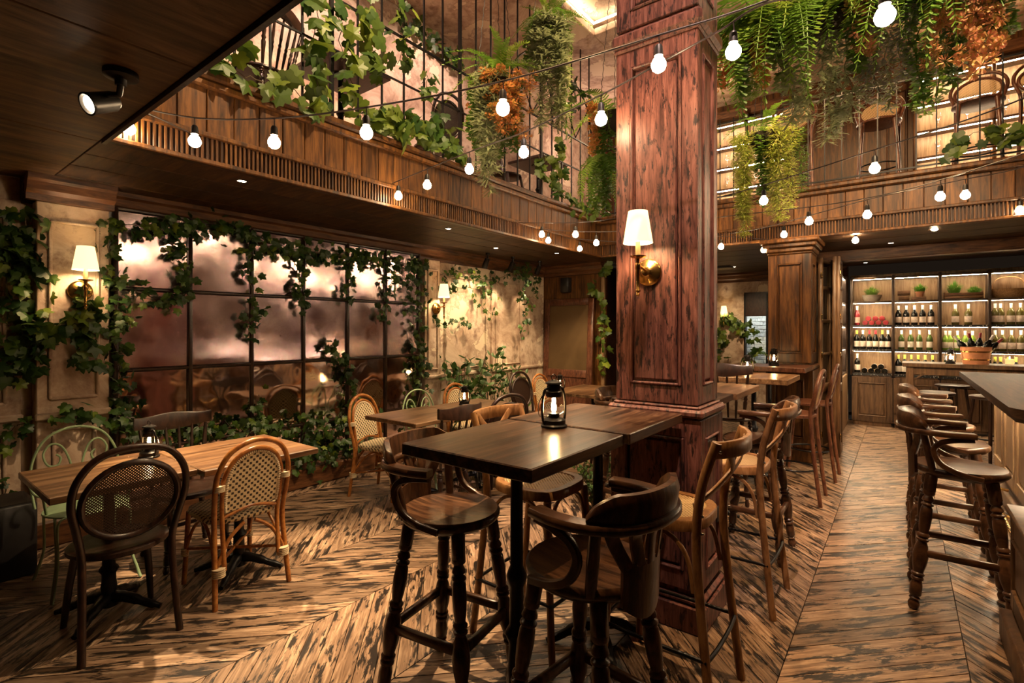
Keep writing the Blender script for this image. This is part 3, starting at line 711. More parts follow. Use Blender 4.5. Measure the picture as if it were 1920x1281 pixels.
def spiral(cx, cz, r0, r1, a0, turns, y, n=18):
    return [(cx + (r0+(r1-r0)*k/n)*math.cos(a0+turns*2*PI*k/n), y, cz + (r0+(r1-r0)*k/n)*math.sin(a0+turns*2*PI*k/n)) for k in range(n+1)]
def mint_chair(label, loc, rz, group=None):
    t = thing('iron_garden_chair', label, 'chair', loc, rz, group); Y = -.21
    ln = lambda p: [(x, Y - .15*(z-.45), z) for x, y, z in p]
    MB().tube(cr(ln(mirror_path([(-.20, 0, .43), (-.215, 0, .58), (-.20, 0, .72), (-.13, 0, .84), (0, 0, .885)])), 6), .0075, 8).build('back_arch', 'mint', t)
    for s in (-1, 1):
        MB().tube(ln([(s*x, y, z) for x, y, z in cr([(.012, 0, .45), (.02, 0, .62), (.06, 0, .76), (.115, 0, .795), (.155, 0, .74), (.135, 0, .67), (.09, 0, .665), (.075, 0, .705), (.095, 0, .73)], 5)]), .0062, 7).build('scroll', 'mint', t)
        MB().tube(ln([(s*x, y, z) for x, y, z in cr([(.07, 0, .45), (.075, 0, .54), (.115, 0, .60), (.165, 0, .58), (.165, 0, .53), (.135, 0, .525)], 5)]), .0062, 7).build('scroll', 'mint', t)
        MB().tube(cr([(s*.214, -.235, .62), (s*.25, -.12, .655), (s*.262, .02, .64), (s*.25, .09, .59), (s*.215, .085, .56), (s*.20, .05, .50), (s*.19, .03, .45)], 5), .0075, 8).build('arm', 'mint', t)
        for y in (-1, 1):
            m = MB().tube(cr([(s*.11, y*.15, .44), (s*.165, y*.165, .41), (s*.165, y*.165, .2), (s*.19, y*.21, .05), (s*.20, y*.235, .006)], 5), .0065, 8)
            m.build('leg', 'mint', t)
            MB().tube(cr([(s*.165, y*.09, .44), (s*.172, y*.135, .40), (s*.17, y*.15, .2), (s*.196, y*.205, .05), (s*.205, y*.228, .006)], 5), .0065, 8).build('leg_wire', 'mint', t)
    MB().lathe([(0, .452), (.185, .450), (.203, .444), (.205, .436), (.197, .432), (0, .436)], 32).build('seat', 'mint', t)
    return t
TURN = [(.020, 0), (.020, .03), (.013, .045), (.019, .07), (.020, .085), (.013, .10), (.021, .115), (.021, .125), (.015, .135), (.019, .15), (.021, .22), (.0185, .31), (.015, .36), (.021, .375), (.021, .388), (.015, .40), (.021, .41), (.021, .423), (.015, .435), (.021, .47), (.0265, .55), (.024, .62), (.017, .69), (.022, .70), (.022, .713), (.016, .725), (.021, .735), (.021, .75), (.016, .76), (.020, .80), (.020, .88), (.014, .895), (.019, .91), (.014, .925), (.020, .955), (.018, .985), (.013, 1.0)]
def turned(p0, p1, k=1.0): return MB().lathe([(r*k, z) for r, z in TURN], 14, p0, p1)
def yoke_chair(label, loc, rz, group=None, zs_=.45, name='spindle_back_chair', cat='chair'):
    t = thing(name, label, cat, loc, rz, group); h = zs_; g = h - .45
    MB().lathe([(0, h-.008), (.13, h-.007), (.18, h), (.202, h-.006), (.205, h-.02), (.19, h-.036), (0, h-.036)], 28).build('seat', 'dark_wood', t)
    crest = []
    n = 20
    pts = []
    for k in range(n+1):
        u = -1 + 2*k/n; x = u*.235; y = -.265 + .045*u*u
        zt = .905 + g + .018*math.cos(u*PI*1.0) + .028*u*u; zb = .815 + g + .010*u*u - .01*math.cos(u*PI)
        pts.append((x, y, zt, zb))
    m = MB(); vs = []
    for x, y, zt, zb in pts: vs += [(x, y-.012, zb), (x, y+.012, zb), (x, y+.012, zt-.008), (x, y+.006, zt), (x, y-.006, zt), (x, y-.012, zt-.008)]
    fs = [(i*6+q, i*6+(q+1) % 6, (i+1)*6+(q+1) % 6, (i+1)*6+q) for i in range(n) for q in range(6)] + [tuple(range(6))[::-1], tuple(n*6+q for q in range(6))]
    m.add(vs, fs).build('crest_rail', 'dark_wood', t)
    for i in range(6):
        u = (i-2.5)/2.5
        k = 1.0 if abs(u) < .9 else 1.35
        MB().lathe([(.008*k, 0), (.010*k, .2), (.013*k, .38), (.009*k, .42), (.013*k, .46), (.009*k, .5), (.012*k, .58), (.009*k, .85), (.008*k, 1)], 10, (u*.15, -.155-.02*(1-u*u), h-.01), (u*.2, -.262 + .04*u*u, .83+g)).build('spindle', 'dark_wood', t)
    for sx in (-1, 1):
        for sy in (-1, 1):
            turned((sx*.13, sy*.13, h-.03), (sx*.19, sy*.2, 0), .95).build('leg', 'dark_wood', t)
        MB().lathe([(.009, 0), (.013, .5), (.009, 1)], 10, (sx*.162, -.168, .21+g*.3), (sx*.162, .168, .21+g*.3)).build('stretcher', 'dark_wood', t)
    MB().lathe([(.009, 0), (.013, .5), (.009, 1)], 10, (-.162, 0, .21+g*.3), (.162, 0, .21+g*.3)).build('stretcher', 'dark_wood', t)
    return t
def captain_stool(label, loc, rz, group=None):
    t = thing('captain_bar_stool', label, 'bar stool', loc, rz, group); h = .76; mt = 'stool_wood'
    MB().lathe([(0, h-.012), (.13, h-.010), (.175, h-.003), (.195, h), (.205, h-.010), (.205, h-.026), (.196, h-.036), (.18, h-.05), (0, h-.05)], 36).build('seat', mt, t)
    for sx in (-1, 1):
        for sy in (-1, 1):
            MB().beam((sx*.118, sy*.118, h-.035), (sx*.132, sy*.132, h-.145), .05, .05, .012, (1, 1, 0)).build('leg_block', mt, t)
            turned((sx*.13, sy*.13, h-.13), (sx*.20, sy*.20, 0), 1.34).build('leg', mt, t)
    zq = .30; q = .173
    for a, b in (((-q, -q), (q, -q)), ((q, -q), (q, q)), ((q, q), (-q, q)), ((-q, q), (-q, -q))):
        MB().beam((*a, zq), (*b, zq), .024, .036, .004).build('stretcher', mt, t)
    zr = .955
    bow = [(-.205, .05), (-.218, -.03), (-.208, -.12), (-.165, -.195), (-.09, -.24), (0, -.252)]
    path = cr([(x, y, zr) for x, y in bow] + [(-x, y, zr) for x, y in bow[::-1][1:]], 5)
    MB().strap(path, .056, .028).build('arm_bow', mt, t)
    cp = [p for p in path if p.y < -.135]; n = len(cp); vs = []
    for i, p in enumerate(cp):
        e = min(i, n-1-i)/(n/2); hh = .016 + .062*min(1, e*3.2)**.6
        d = Vector((p.x, p.y+.02, 0)).normalized()
        for off, z in ((-.016, .015), (.014, .015), (.022, .015+hh*.6), (.014, .015+hh), (-.006, .015+hh)):
            v = Vector((p.x, p.y, zr + z)) + d*off; vs.append(tuple(v))
    fs = [(i*5+q_, i*5+(q_+1) % 5, (i+1)*5+(q_+1) % 5, (i+1)*5+q_) for i in range(n-1) for q_ in range(5)] + [tuple(range(5))[::-1], tuple((n-1)*5+q_ for q_ in range(5))]
    MB().add(vs, fs).build('crest', mt, t)
    # pierced fan splat: lower plate and five fingers
    def arcpt(a, r, z): return (r*math.sin(a), -r*math.cos(a) - .02*0, z)
    pl = [arcpt(a, .202, 0) for a in [(-.50 + k*.1) for k in range(11)]]
    m = MB(); vs = []; N = len(pl)
    for k, (x, y, _) in enumerate(pl):
        d = Vector((x, y, 0)).normalized(); e = abs(k-5)/5; zb = h - .10 + .05*e**2; zt = h + .075
        for o_, z in ((0, zb), (.016, zb), (.016+.014*.3, zt), (.014*.3, zt)): vs.append((x+d.x*o_, y+d.y*o_, z))
    fs = [(i*4+q_, i*4+(q_+1) % 4, (i+1)*4+(q_+1) % 4, (i+1)*4+q_) for i in range(N-1) for q_ in range(4)] + [(3, 2, 1, 0), tuple((N-1)*4+q_ for q_ in range(4))]
    m.add(vs, fs).build('back_splat', mt, t)
    for k in range(5):
        u = (k-2)/2; a0 = u*.42; a1 = u*.70
        p0 = Vector(arcpt(a0, .215, h+.06)); pm = Vector(arcpt(a1*.9, .222, h+.14)); p1 = Vector(arcpt(a1, .238, zr-.01))
        nrm = Vector((math.sin(a1), -math.cos(a1), 0))
        MB().strap(cr([p0, pm, p1], 4), .040, .015, nrm).build('back_slat', mt, t)
    for s in (-1, 1):
        MB().lathe([(.017, 0), (.019, .5), (.016, 1)], 12, (s*.155, -.115, h-.02), (s*.185, -.155, zr-.01)).build('side_post', mt, t)
        MB().strap(cr([(s*.206, .045, zr-.02), (s*.216, -.03, zr-.028), (s*.217, -.09, zr-.05), (s*.215, -.115, .86), (s*.213, -.085, .795), (s*.208, -.01, .755), (s*.195, .08, .735)], 6), .026, .022, (1, 0, 0)).build('arm_support', mt, t)
    return t
def cross_stool(label, loc, rz, group=None):
    t = thing('cross_back_bar_stool', label, 'bar stool', loc, rz, group); h = .76; mt = 'oak_wood'
    k = 32; ring = []
    for i in range(k):
        a = 2*PI*i/k; c, s = math.cos(a), math.sin(a); q = 3.2; rr = (abs(c)**q + abs(s)**q)**(-1/q)
        x, y = rr*c, rr*s; ring.append((x*(.195 + .012*y), y*.195))
    m = MB(); rows = [(.90, h-.045), (1.0, h-.042), (1.0, h-.006), (.975, h), (.80, h), (.79, h-.008)]
    vs = [(x*f, y*f, z) for f, z in rows for x, y in ring]
    n = len(rows); fs = [(i*k+j, i*k+(j+1) % k, ((i+1) % n)*k+(j+1) % k, ((i+1) % n)*k+j) for i in range(n) for j in range(k)]
    sf = m.add(vs, fs).build('seat_frame', mt, t)
    m = MB(); vs = [(x*.80, y*.80, h-.004) for x, y in ring] + [(x*.80, y*.80, h-.007) for x, y in ring]
    m.add(vs, [tuple(range(k)), tuple(range(2*k-1, k-1, -1))] + [(j, k+j, k+(j+1) % k, (j+1) % k) for j in range(k)]).build('cane_seat', 'tan_cane', sf, 0, disc_uv)
    for s in (-1, 1):
        bp_ = MB().tube(cr([(s*.205, -.255, 0), (s*.192, -.215, .35), (s*.183, -.190, .62), (s*.182, -.190, .78), (s*.192, -.215, .93), (s*.192, -.265, 1.085)], 5), .0175, 10).build('back_post', mt, t)
        MB().tube(cr([(s*.165, .160, h-.04), (s*.180, .180, .4), (s*.195, .205, 0)], 4), [.0185]*4 + [.017]*4 + [.015], 10).build('leg', mt, t)
        MB().strap(cr([(s*.178, -.175, .50), (s*.170, -.15, .62), (s*.165, -.09, .69), (s*.17, 0, .712), (s*.165, .08, .69), (s*.172, .145, .62), (s*.178, .17, .50)], 4), .016, .014, (1, 0, 0)).build('side_brace', mt, t)
        MB().strap(cr([(s*.178, -.176, .83), (s*.09, -.235, .89), (-s*.05, -.285, .98), (-s*.135, -.285, 1.06)], 5), .032, .010, (0, 1, .2)).build('cross_slat', mt, t)
        for z, y in ((.80, -.210), (1.05, -.275), (.735, -.212)):
            MB().lathe([(0, 0), (.006, 0), (.006, .8), (.004, 1)], 8, (s*.186, y+.006, z), (s*.186, y-.006, z)).build('bolt', 'steel', bp_)
    MB().strap(cr([(-.173, .162, .50), (-.13, .168, .65), (-.06, .165, .71), (.06, .165, .71), (.13, .168, .65), (.173, .162, .50)], 5), .016, .014, (0, 1, 0)).build('front_brace', mt, t)
    MB().strap(cr([(-.195, -.252, 1.055), (-.15, -.288, 1.055), (-.06, -.318, 1.055), (.06, -.318, 1.055), (.15, -.288, 1.055), (.195, -.252, 1.055)], 5), .022, .062).build('top_rail', mt, t)
    MB().tube(cr([(-.19, .195, .27), (-.20, -.22, .27), (.20, -.22, .27), (.19, .195, .27)], 1, True) if False else cr([(-.16, .205, .27), (-.195, .16, .27), (-.203, -.18, .27), (-.165, -.235, .27), (.165, -.235, .27), (.203, -.18, .27), (.195, .16, .27), (.16, .205, .27)], 4, True), .0085, 8, True).build('foot_ring', 'iron', t)
    return t
def round_stool(label, loc, group=None):
    t = thing('round_bar_stool', label, 'bar stool', loc, R.uniform(0, 1), group); h = .75
    MB().lathe([(0, h), (.16, h), (.185, h-.008), (.185, h-.03), (.17, h-.04), (0, h-.04)], 28).build('seat', 'dark_wood', t)
    for sx in (-1, 1):
        for sy in (-1, 1): MB().tube([(sx*.10, sy*.10, h-.04), (sx*.16, sy*.16, 0)], .016, 10).build('leg', 'dark_wood', t)
    MB().tube([(.175*math.cos(2*PI*k/24), .175*math.sin(2*PI*k/24), .27) for k in range(24)], .009, 8, True).build('foot_ring', 'iron', t)
    return t
FLUTE = [(.030, 0), (.030, .44), (.040, .455), (.042, .47), (.034, .485), (.034, .50)]
def pedestal_table(name, label, x0, x1, y0, y1, z, mat, thick=.035, cx=None, cy=None, group=None, z0=0.0):
    cx = (x0+x1)/2 if cx is None else cx; cy = (y0+y1)/2 if cy is None else cy
    t = thing(name, label, 'table', (cx, cy, z0), 0, group)
    ax, bx, ay, by = x0-cx, x1-cx, y0-cy, y1-cy
    MB().box(((ax+bx)/2, (ay+by)/2, z-thick/2), (bx-ax, by-ay, thick), None, .004).build('table_top', mat, t, 30)
    hz = z - thick
    pr = [(.05, .055), (.046, .075), (.036, .10), (.036, .16), (.040, .20), (.036, .24), (.034, .30), (.046, .325), (.050, .335), (.046, .345), (.032, .37), (.030, .52), (.042, .545), (.045, .56), (.040, .575), (.028, .60)]
    k = hz/1.05
    pr = [(r*.9, q*k) for r, q in pr] + [(.023, hz*.95), (.027, hz-.015), (.09, hz-.012), (.09, hz)]
    MB().lathe(pr, 18).build('iron_column', 'iron', t)
    for a in range(4):
        c, s = math.cos(a*PI/2 + PI/4), math.sin(a*PI/2 + PI/4)
        MB().tube(cr([(c*.02, s*.02, .085), (c*.10, s*.10, .07), (c*.19, s*.19, .035), (c*.255, s*.255, .014)], 5), [.030]*4 + [.026]*4 + [.02]*5 + [.014]*3, 8).build('iron_foot', 'iron', t)
    return t
def lantern(label, loc, s=1.0, rz=0.4, e=2.2):
    t = thing('oil_lantern', label, 'lantern', loc, rz); t.scale = (s, s, s); mt = 'dark_metal'
    MB().lathe([(0, 0), (.052, 0), (.055, .008), (.048, .014), (.048, .03), (.040, .036), (.024, .042), (.022, .052), (.03, .058), (0, .06)], 20).build('base', mt, t)
    gg = MB().lathe([(.028, .058), (.036, .072), (.039, .09), (.036, .112), (.030, .125)], 18).build('glass_globe', 'glass', t)
    MB().lathe([(0, .06), (.007, .062), (.011, .074), (.009, .09), (.004, .106), (0, .114)], 10).build('flame', 'flame', t)
    MB().lathe([(.031, .124), (.034, .128), (.034, .145), (.028, .15), (.030, .165), (.026, .172), (.036, .178), (.034, .183), (.012, .192), (0, .194)], 18).build('chimney', mt, t)
    for q in (-1, 1):
        MB().tube(cr([(q*.046, 0, .015), (q*.056, 0, .04), (q*.056, 0, .10), (q*.046, 0, .15), (q*.03, 0, .16)], 4), .0055, 8).build('side_tube', mt, t)
    MB().tube(cr([(-.05, 0, .14), (-.068, .01, .10), (-.060, .02, .05), (0, .06, .035), (.060, .02, .05), (.068, .01, .10), (.05, 0, .14)], 4), .002, 6).build('handle', 'steel', t)
    MB().tube([(.012*math.cos(2*PI*k/12), 0, .203 + .012*math.sin(2*PI*k/12)) for k in range(12)], .002, 6, True).build('ring', mt, t)
    return t
# ------------------------------------------------------------------ tables
pedestal_table('low_table', 'nearest low wooden table at left, holding a lantern', -3.68, -3.0, 0.53, 1.13, .75, 'light_table_wood')
pedestal_table('low_table', 'low wooden table joined to the nearest one, in front of the first rattan chair', -3.62, -2.93, 1.135, 1.80, .75, 'light_table_wood')
pedestal_table('low_table', 'low dark-topped table before the mirror, with a rattan chair at its corner', -3.71, -3.05, 2.72, 3.40, .75, 'light_table_wood')
pedestal_table('low_table', 'low table with a lit lantern behind the spindle-back chair', -3.66, -2.98, 3.405, 4.15, .75, 'light_table_wood')
pedestal_table('low_table', 'low table with a small lantern in front of the leaning cane door', -3.45, -2.62, 5.10, 6.10, .75, 'light_table_wood')
pedestal_table('high_table', 'high dark wooden table in the foreground with iron pedestal', -1.47, -0.88, 1.24, 1.877, 1.08, 'table_wood', .045)
pedestal_table('high_table', 'high dark wooden table pushed against the red column', -1.47, -0.86, 1.893, 2.505, 1.083, 'table_wood', .045)
pedestal_table('high_table', 'high table just behind the red column', -1.52, -0.93, 3.05, 3.75, 1.05, 'table_wood', .045)
pedestal_table('high_table', 'high table beyond the red column with bright lamp reflection', -1.50, -0.91, 3.756, 4.47, 1.05, 'light_table_wood', .045)
pedestal_table('high_table', 'high table with a square lantern before the panelled column', -1.50, -0.80, 5.05, 5.75, 1.05, 'light_table_wood', .05)
pedestal_table('high_table', 'reddish ledge table against the panelled column, with a lantern', -1.55, -0.78, 5.95, 6.50, 1.10, 'red_wood', .05)
# ------------------------------------------------------------------ chairs at the low tables
bent0 = bentwood('bentwood_chair', 'dark bentwood chair with oval cane back, nearest at left', 'chair', (-3.13, .82, 0), FX_N - .05)
rat0 = rattan_chair('rattan bistro chair seen from behind at the near left tables', (-3.15, 1.38, 0), FX_N)
mint0 = mint_chair('mint iron chair with scrolled back against the lit pilaster', (-3.88, .86, 0), FX_P)
yoke0 = yoke_chair('dark chair with wavy top rail behind the nearest lantern', (-3.78, 1.36, 0), FX_P)
copy_tree(rat0, None, (-3.74, 2.98, 0), FX_P + .25, 'rattan bistro chair at the left end of the second table row', group='rattan chairs')
copy_tree(mint0, None, (-3.66, 3.52, 0), FX_P, 'mint iron chair beyond the second table row')
copy_tree(rat0, None, (-3.72, 4.15, 0), FX_P, 'rattan bistro chair behind the lantern of the second table row', group='rattan chairs')
copy_tree(yoke0, None, (-2.92, 2.86, 0), FX_N, 'dark spindle-back chair with its wavy rail behind the high table')
copy_tree(bent0, None, (-2.88, 3.42, 0), FX_N - .2, 'black bentwood chair tilted behind the oak bar stool')
copy_tree(rat0, None, (-2.90, 3.98, 0), FX_N, 'rattan chair seen from behind beside the tall lantern', group='rattan chairs')
copy_tree(bent0, None, (-3.62, 5.22, 0), FX_P, 'dark bentwood chair against the plaster wall, left of the farthest rattan chair')
copy_tree(rat0, None, (-3.64, 5.72, 0), FX_P, 'farthest rattan chair in front of the leaning cane door', group='rattan chairs')
copy_tree(bent0, None, (-2.42, 4.75, 0), FX_N + .3, 'dark bentwood chair just left of the red column')
copy_tree(bent0, None, (-2.38, 5.5, 0), FX_N, 'dark bentwood chair half hidden behind the red column')
# ------------------------------------------------------------------ bar stools at the high tables
cap0 = captain_stool('dark captain bar stool at the left corner of the foreground table', (-1.49, 1.52, 0), FX_P + .15)
copy_tree(cap0, None, (-.80, 1.45, 0), FX_N - .12, 'dark captain bar stool in the foreground with its back to the camera')
crs0 = cross_stool('oak cross-back stool at the left side of the high tables', (-1.43, 2.08, 0), FX_P)
copy_tree(crs0, None, (-.80, 2.12, 0), FX_N, 'oak cross-back stool right in front of the red column')
copy_tree(crs0, None, (-.78, 3.10, 0), FX_N, 'oak cross-back stool just beyond the red column')
copy_tree(cap0, None, (-.80, 3.78, 0), FX_N, 'dark captain stool behind the farther oak stool')
yst = yoke_chair('tall dark spindle-back stool between the high tables behind the column', (-1.22, 4.80, 0), 0.0, None, .74, 'spindle_back_bar_stool', 'bar stool')
bst = bentwood('bentwood_bar_stool', 'red-brown bentwood bar stool, nearer of the two by the bar door', 'bar stool', (-.80, 5.16, 0), FX_N, 'red_wood', .76, 1.14, True, 'tan_cane')
copy_tree(bst, None, (-.77, 6.05, 0), FX_N, 'red-brown bentwood bar stool, farther of the two by the bar door')
copy_tree(cap0, None, (-1.62, 3.6, 0), FX_P, 'dark captain stool on the far side of the high tables behind the column')
copy_tree(cap0, None, (.25, 3.68, 0), FX_P, 'dark captain stool nearest to us at the bar counter')
copy_tree(cap0, None, (.25, 4.42, 0), FX_P, 'second captain stool from us at the bar counter')
copy_tree(cap0, None, (.25, 5.25, 0), FX_P, 'third captain stool at the bar counter, far end')
round_stool('round backless stool under the bucket table, left one', (.33, 8.0, 0))
round_stool('round backless stool under the bucket table, right one', (.80, 7.85, 0))
round_stool('round backless stool at the back of the bucket table', (.55, 9.15, 0))
# ------------------------------------------------------------------ lanterns
lantern('lit oil lantern on the nearest low table', (-3.50, 1.06, .75), 1.0, .3)
lantern('tall lit oil lantern on the foreground high table', (-1.19, 1.845, 1.08), 1.05, 1.2)
lantern('lit oil lantern on the second row of low tables', (-3.46, 3.72, .75), 1.0, .2)
lantern('small lit oil lantern on the table before the leaning cane door', (-3.36, 5.35, .75), 1.0, .6)
lantern('square-based lantern on the high table near the panelled column', (-1.25, 5.58, 1.05), 1.0, .2)
lantern('lantern on the reddish ledge table of the panelled column', (-1.12, 6.22, 1.10), 1.0, .9)
lantern('lit oil lantern beside the wine bucket', (.50, 8.60, 1.06), 1.0, .4)
# ------------------------------------------------------------------ wall lamps
def sconce(label, loc, rz, e=9.0):
    """back plate on a wall; built facing +Y (away from the wall)"""
    t = thing('wall_sconce', label, 'wall lamp', loc, rz)
    MB().lathe([(0, 1.0), (.018, .9), (.025, .6), (.038, .5), (.05, .28), (.058, .2), (.062, 0)], 28, (0, 0, 0), (0, .035, 0)).build('back_plate', 'brass', t)
    MB().tube(cr([(0, .02, 0), (0, .06, .012), (0, .10, .02), (0, .115, .022)], 4), .006, 8).build('arm', 'brass', t)
    y = .115
    MB().lathe([(.004, -.115), (.009, -.108), (.005, -.098), (.011, -.094), (.011, -.088), (.0075, -.084), (.0085, .0), (.012, .005), (.012, .03), (.007, .035), (.01, .05), (.035, .058), (.036, .062), (.008, .06)], 16, (0, y, 0)).build('stem', 'brass', t)
    cs_ = MB().lathe([(.011, .06), (.011, .125), (.005, .127)], 12, (0, y, 0)).build('candle_sleeve', 'cream_cord', t)
    m = MB().lathe([(.064, .118), (.042, .258), (.040, .258), (.062, .118)], 32, (0, y, 0)); m.f = m.f[:-2] + [(k, (k+1) % 32, 3*32+(k+1) % 32, 3*32+k) for k in range(32)]
    m.build('lamp_shade', 'lamp_shade', t)
    MB().lathe([(.004, .128), (.012, .15), (.014, .17), (.008, .19), (0, .2)], 10, (0, y, 0)).build('bulb', 'sconce_bulb', cs_)
    return t
sconce('brass wall lamp with lit cream shade on the plaster pilaster', (-4.645, .99, 1.775), FX_P).scale = (1.18,)*3
sconce('brass wall lamp with lit cream shade right of the mirrors', (-4.685, 4.52, 1.765), FX_P).scale = (1.18,)*3
sconce('large brass wall lamp with cream shade on the red column', (-1.055, 2.549, 1.80), PI).scale = (1.15,)*3
sconce('distant wall lamp with cream shade in the far room', (-2.62, 10.0, 1.68), PI)
# ------------------------------------------------------------------ spotlight and downlights
sp = thing('spotlight', 'black adjustable spotlight mounted under the near ceiling', 'spotlight', (-2.50, .66, SOF))
MB().lathe([(0, 0), (.06, 0), (.06, -.022), (.02, -.03), (.02, -.055), (0, -.055)], 20).build('mount', 'dark_metal', sp)
hd = Vector((-.11, -.035, -.105)); aimv = Vector((.16, -.62, -.34)).normalized()
MB().tube([(0, 0, -.05), (-.02, 0, -.085), tuple(hd*.75)], .012, 8).build('bracket', 'dark_metal', sp)
a0 = hd - aimv*.06; a1 = hd + aimv*.06
MB().lathe([(0, 0), (.030, .0), (.040, .12), (.043, .9), (.045, .92), (.045, 1.0), (.038, 1.0), (.034, .88), (0, .87)], 24, a0, a1).build('lamp_housing', 'dark_metal', sp)
MB().lathe([(0, 0), (.033, 0), (.030, .5), (0, 1)], 24, hd + aimv*.047, hd + aimv*.056).build('lens', 'downlight_glow', sp)
spot('spotlight_beam', tuple(Vector((-2.50, .66, SOF)) + hd + aimv*.075), tuple(Vector((-2.50, .66, SOF)) + hd + aimv*2), 45, 70, .4, WARM)
def downlight(label, x, y, e, ang=70, t=None):
    o = thing('recessed_downlight', label, 'downlight', (x, y, SOF))
    MB().lathe([(.038, 0), (.040, -.004), (.030, -.004), (.028, .0)], 20).build('rim', 'dark_metal', o)
    MB().lathe([(0, -.0015), (.028, -.0015), (.028, .0), (0, .0)], 20).build('lens', 'downlight_glow', o)
    spot('downlight_beam', (x, y, SOF - .012), t or (x, y, 0), e, ang, .5, WARM2, .02)
downlight('small recessed downlight nearest under the left gallery', -3.66, 1.66, 420, 46, (-3.26, 1.45, .75))
downlight('small recessed downlight in the middle under the left gallery', -3.70, 3.74, 80, 70, (-3.6, 3.7, .6))
downlight('small recessed downlight far under the left gallery', -3.72, 5.84, 110, 90, (-3.9, 6.2, .9))
downlight('small recessed downlight near the wine shelves', -.44, 9.6, 25, 80)
downlight('recessed downlight over the bar floor', -.1, 7.6, 90, 80)
downlight('recessed downlight over the far room', -2.2, 8.9, 150, 100, (-2.3, 9.6, .8))
downlight('recessed downlight before the plaster wall', -4.1, 5.0, 90, 90, (-4.75, 5.3, 1.2))
# ------------------------------------------------------------------ string lights
def bulb_on(t, p, drop, s=1.0):
    z0 = -drop*.45
    MB().tube([(p[0], p[1], p[2]), (p[0]+.004, p[1], p[2]+z0)], .003, 6).build('drop_wire', 'cable', t)
    so = MB().lathe([(0, 0), (.012, -.002), (.017, -.012), (.019, -.045), (.020, -.05), (0, -.05)], 12, (p[0], p[1], p[2]+z0)).build('lamp_socket', 'black_plastic', t)
    zc = z0 - .05
    MB().lathe([(.014, 0), (.015, -.006), (.024, -.016), (.0315, -.032), (.032, -.042), (.027, -.058), (.015, -.068), (0, -.071)], 14, (p[0], p[1], p[2]+zc)).build('bulb', 'bulb_glow', so)
def string_lights(label, pts, us, drops=.09):
    t = thing('string_lights', label, 'string lights', (0, 0, 0))
    P = cr(pts, 14)
    MB().tube(P, .0045, 6).build('cable', 'cable', t)
    for u in us:
        best = None
        for a, b in zip(P[:-1], P[1:]):
            pa, pb = pix(a), pix(b)
            if pa and pb and (pa[0]-u)*(pb[0]-u) <= 0 and abs(pb[0]-pa[0]) > 1e-6:
                k = (u - pa[0])/(pb[0]-pa[0]); best = a.lerp(b, k); break
        if best: bulb_on(t, best, drops)
    return t
def at_d(u, v, d):
    r = ray(u, v); return tuple(Vector((0, 0, CAM_H)) + r*d)
string_lights('festoon cable with round bulbs sweeping from the left grille past the top of the column',
    [(-3.44, .93, 2.76), at_d(365, 221, 2.78), at_d(514, 222, 2.70), at_d(690, 201, 2.56), at_d(943, 152, 2.38), at_d(1235, 66, 2.2), at_d(1440, 0, 2.09), (.1, 2.55, 3.05), (.75, 2.9, 3.3)],
    [365, 514, 687, 943, 1235])
string_lights('festoon cable with round bulbs crossing in front of the column below the first',
    [(-3.44, 2.8, 2.745), at_d(880, 285, 3.7), at_d(982, 248, 3.2), at_d(1127, 178, 2.66), at_d(1224, 126, 2.4), at_d(1345, 60, 2.2), at_d(1440, 5, 2.09), at_d(1659, -40, 1.75), (.75, 2.9, 3.28)],
    [747, 801, 880, 982, 1127, 1375, 1659])
string_lights('festoon cable with two bulbs rising to the upper right of the far gallery',
    [(-3.44, 4.6, 2.71), (-2.5, 4.72, 2.63), (-1.26, 4.57, 2.645), at_d(1636, 282, 3.45), (.55, 3.9, 2.77), (1.4, 3.6, 3.0)], [1016, 1079, 1432, 1640])
string_lights('festoon cable stretched low before the far gallery fascia',
    [(-3.44, 5.0, 2.70), (-2.6, 5.3, 2.62), (-1.48, 5.36, 2.64), at_d(1629, 371, 4.2), (.70, 5.05, 2.75), (1.5, 4.8, 2.95)], [1028, 1118, 1517, 1763])
string_lights('festoon cable dropping from the far fascia to its clip',
    [(-1.9, 6.58, 2.68), at_d(1428, 428, 5.75), at_d(1629, 374, 4.3), at_d(1800, 338, 4.05), (.78, 5.5, 2.76), (1.6, 5.2, 2.9)], [1470, 1626, 1810])
string_lights('lowest festoon cable hanging under the far gallery',
    [(-3.44, 5.6, 2.68), (-2.6, 6.1, 2.60), (-1.75, 6.34, 2.62), at_d(1474, 450, 5.9), at_d(1604, 430, 5.6), at_d(1752, 405, 5.25), (.98, 6.55, 2.74)], [1087, 1352, 1432, 1474, 1604, 1752, 1912], .08)
# bulb tucked in the corner by the left grille
string_lights('short festoon end with one bulb beside the near ceiling edge', [(-3.42, .88, 2.72), (-3.42, 1.0, 2.74), (-3.44, 1.25, 2.70)], [242], .06)
# ------------------------------------------------------------------ the bar
bs = thing('wine_shelf', 'dark wooden wine shelf with lit compartments on the back wall', 'shelf', (0, 0, 0))
SX = [-.63, -.10, .45, .98, 1.51, 2.04, 2.57]; SZ = [.80, 1.175, 1.55, 1.925, 2.30]; SY0, SY1 = 9.68, 9.98
MB().box((.97, 9.995, 1.58), (3.26, .02, 1.6)).build('back_board', 'pale_wood', bs)
for x in SX: MB().box((x, (SY0+SY1)/2, 1.56), (.035, SY1-SY0, 1.56), None, .004).build('upright', 'shelf_wood', bs)
for z in SZ:
    for i in range(len(SX)-1):
        MB().box(((SX[i]+SX[i+1])/2, (SY0+SY1)/2, z), (SX[i+1]-SX[i]-.035, SY1-SY0, .03), None, .003).build('shelf_board', 'shelf_wood', bs)
        if z > .9:
            MB().box(((SX[i]+SX[i+1])/2, SY0+.03, z-.017), (SX[i+1]-SX[i]-.05, .010, .004)).build('led_strip', 'led_strip', bs)
m_, nt_, b_ = mat_new('chalk_strip')
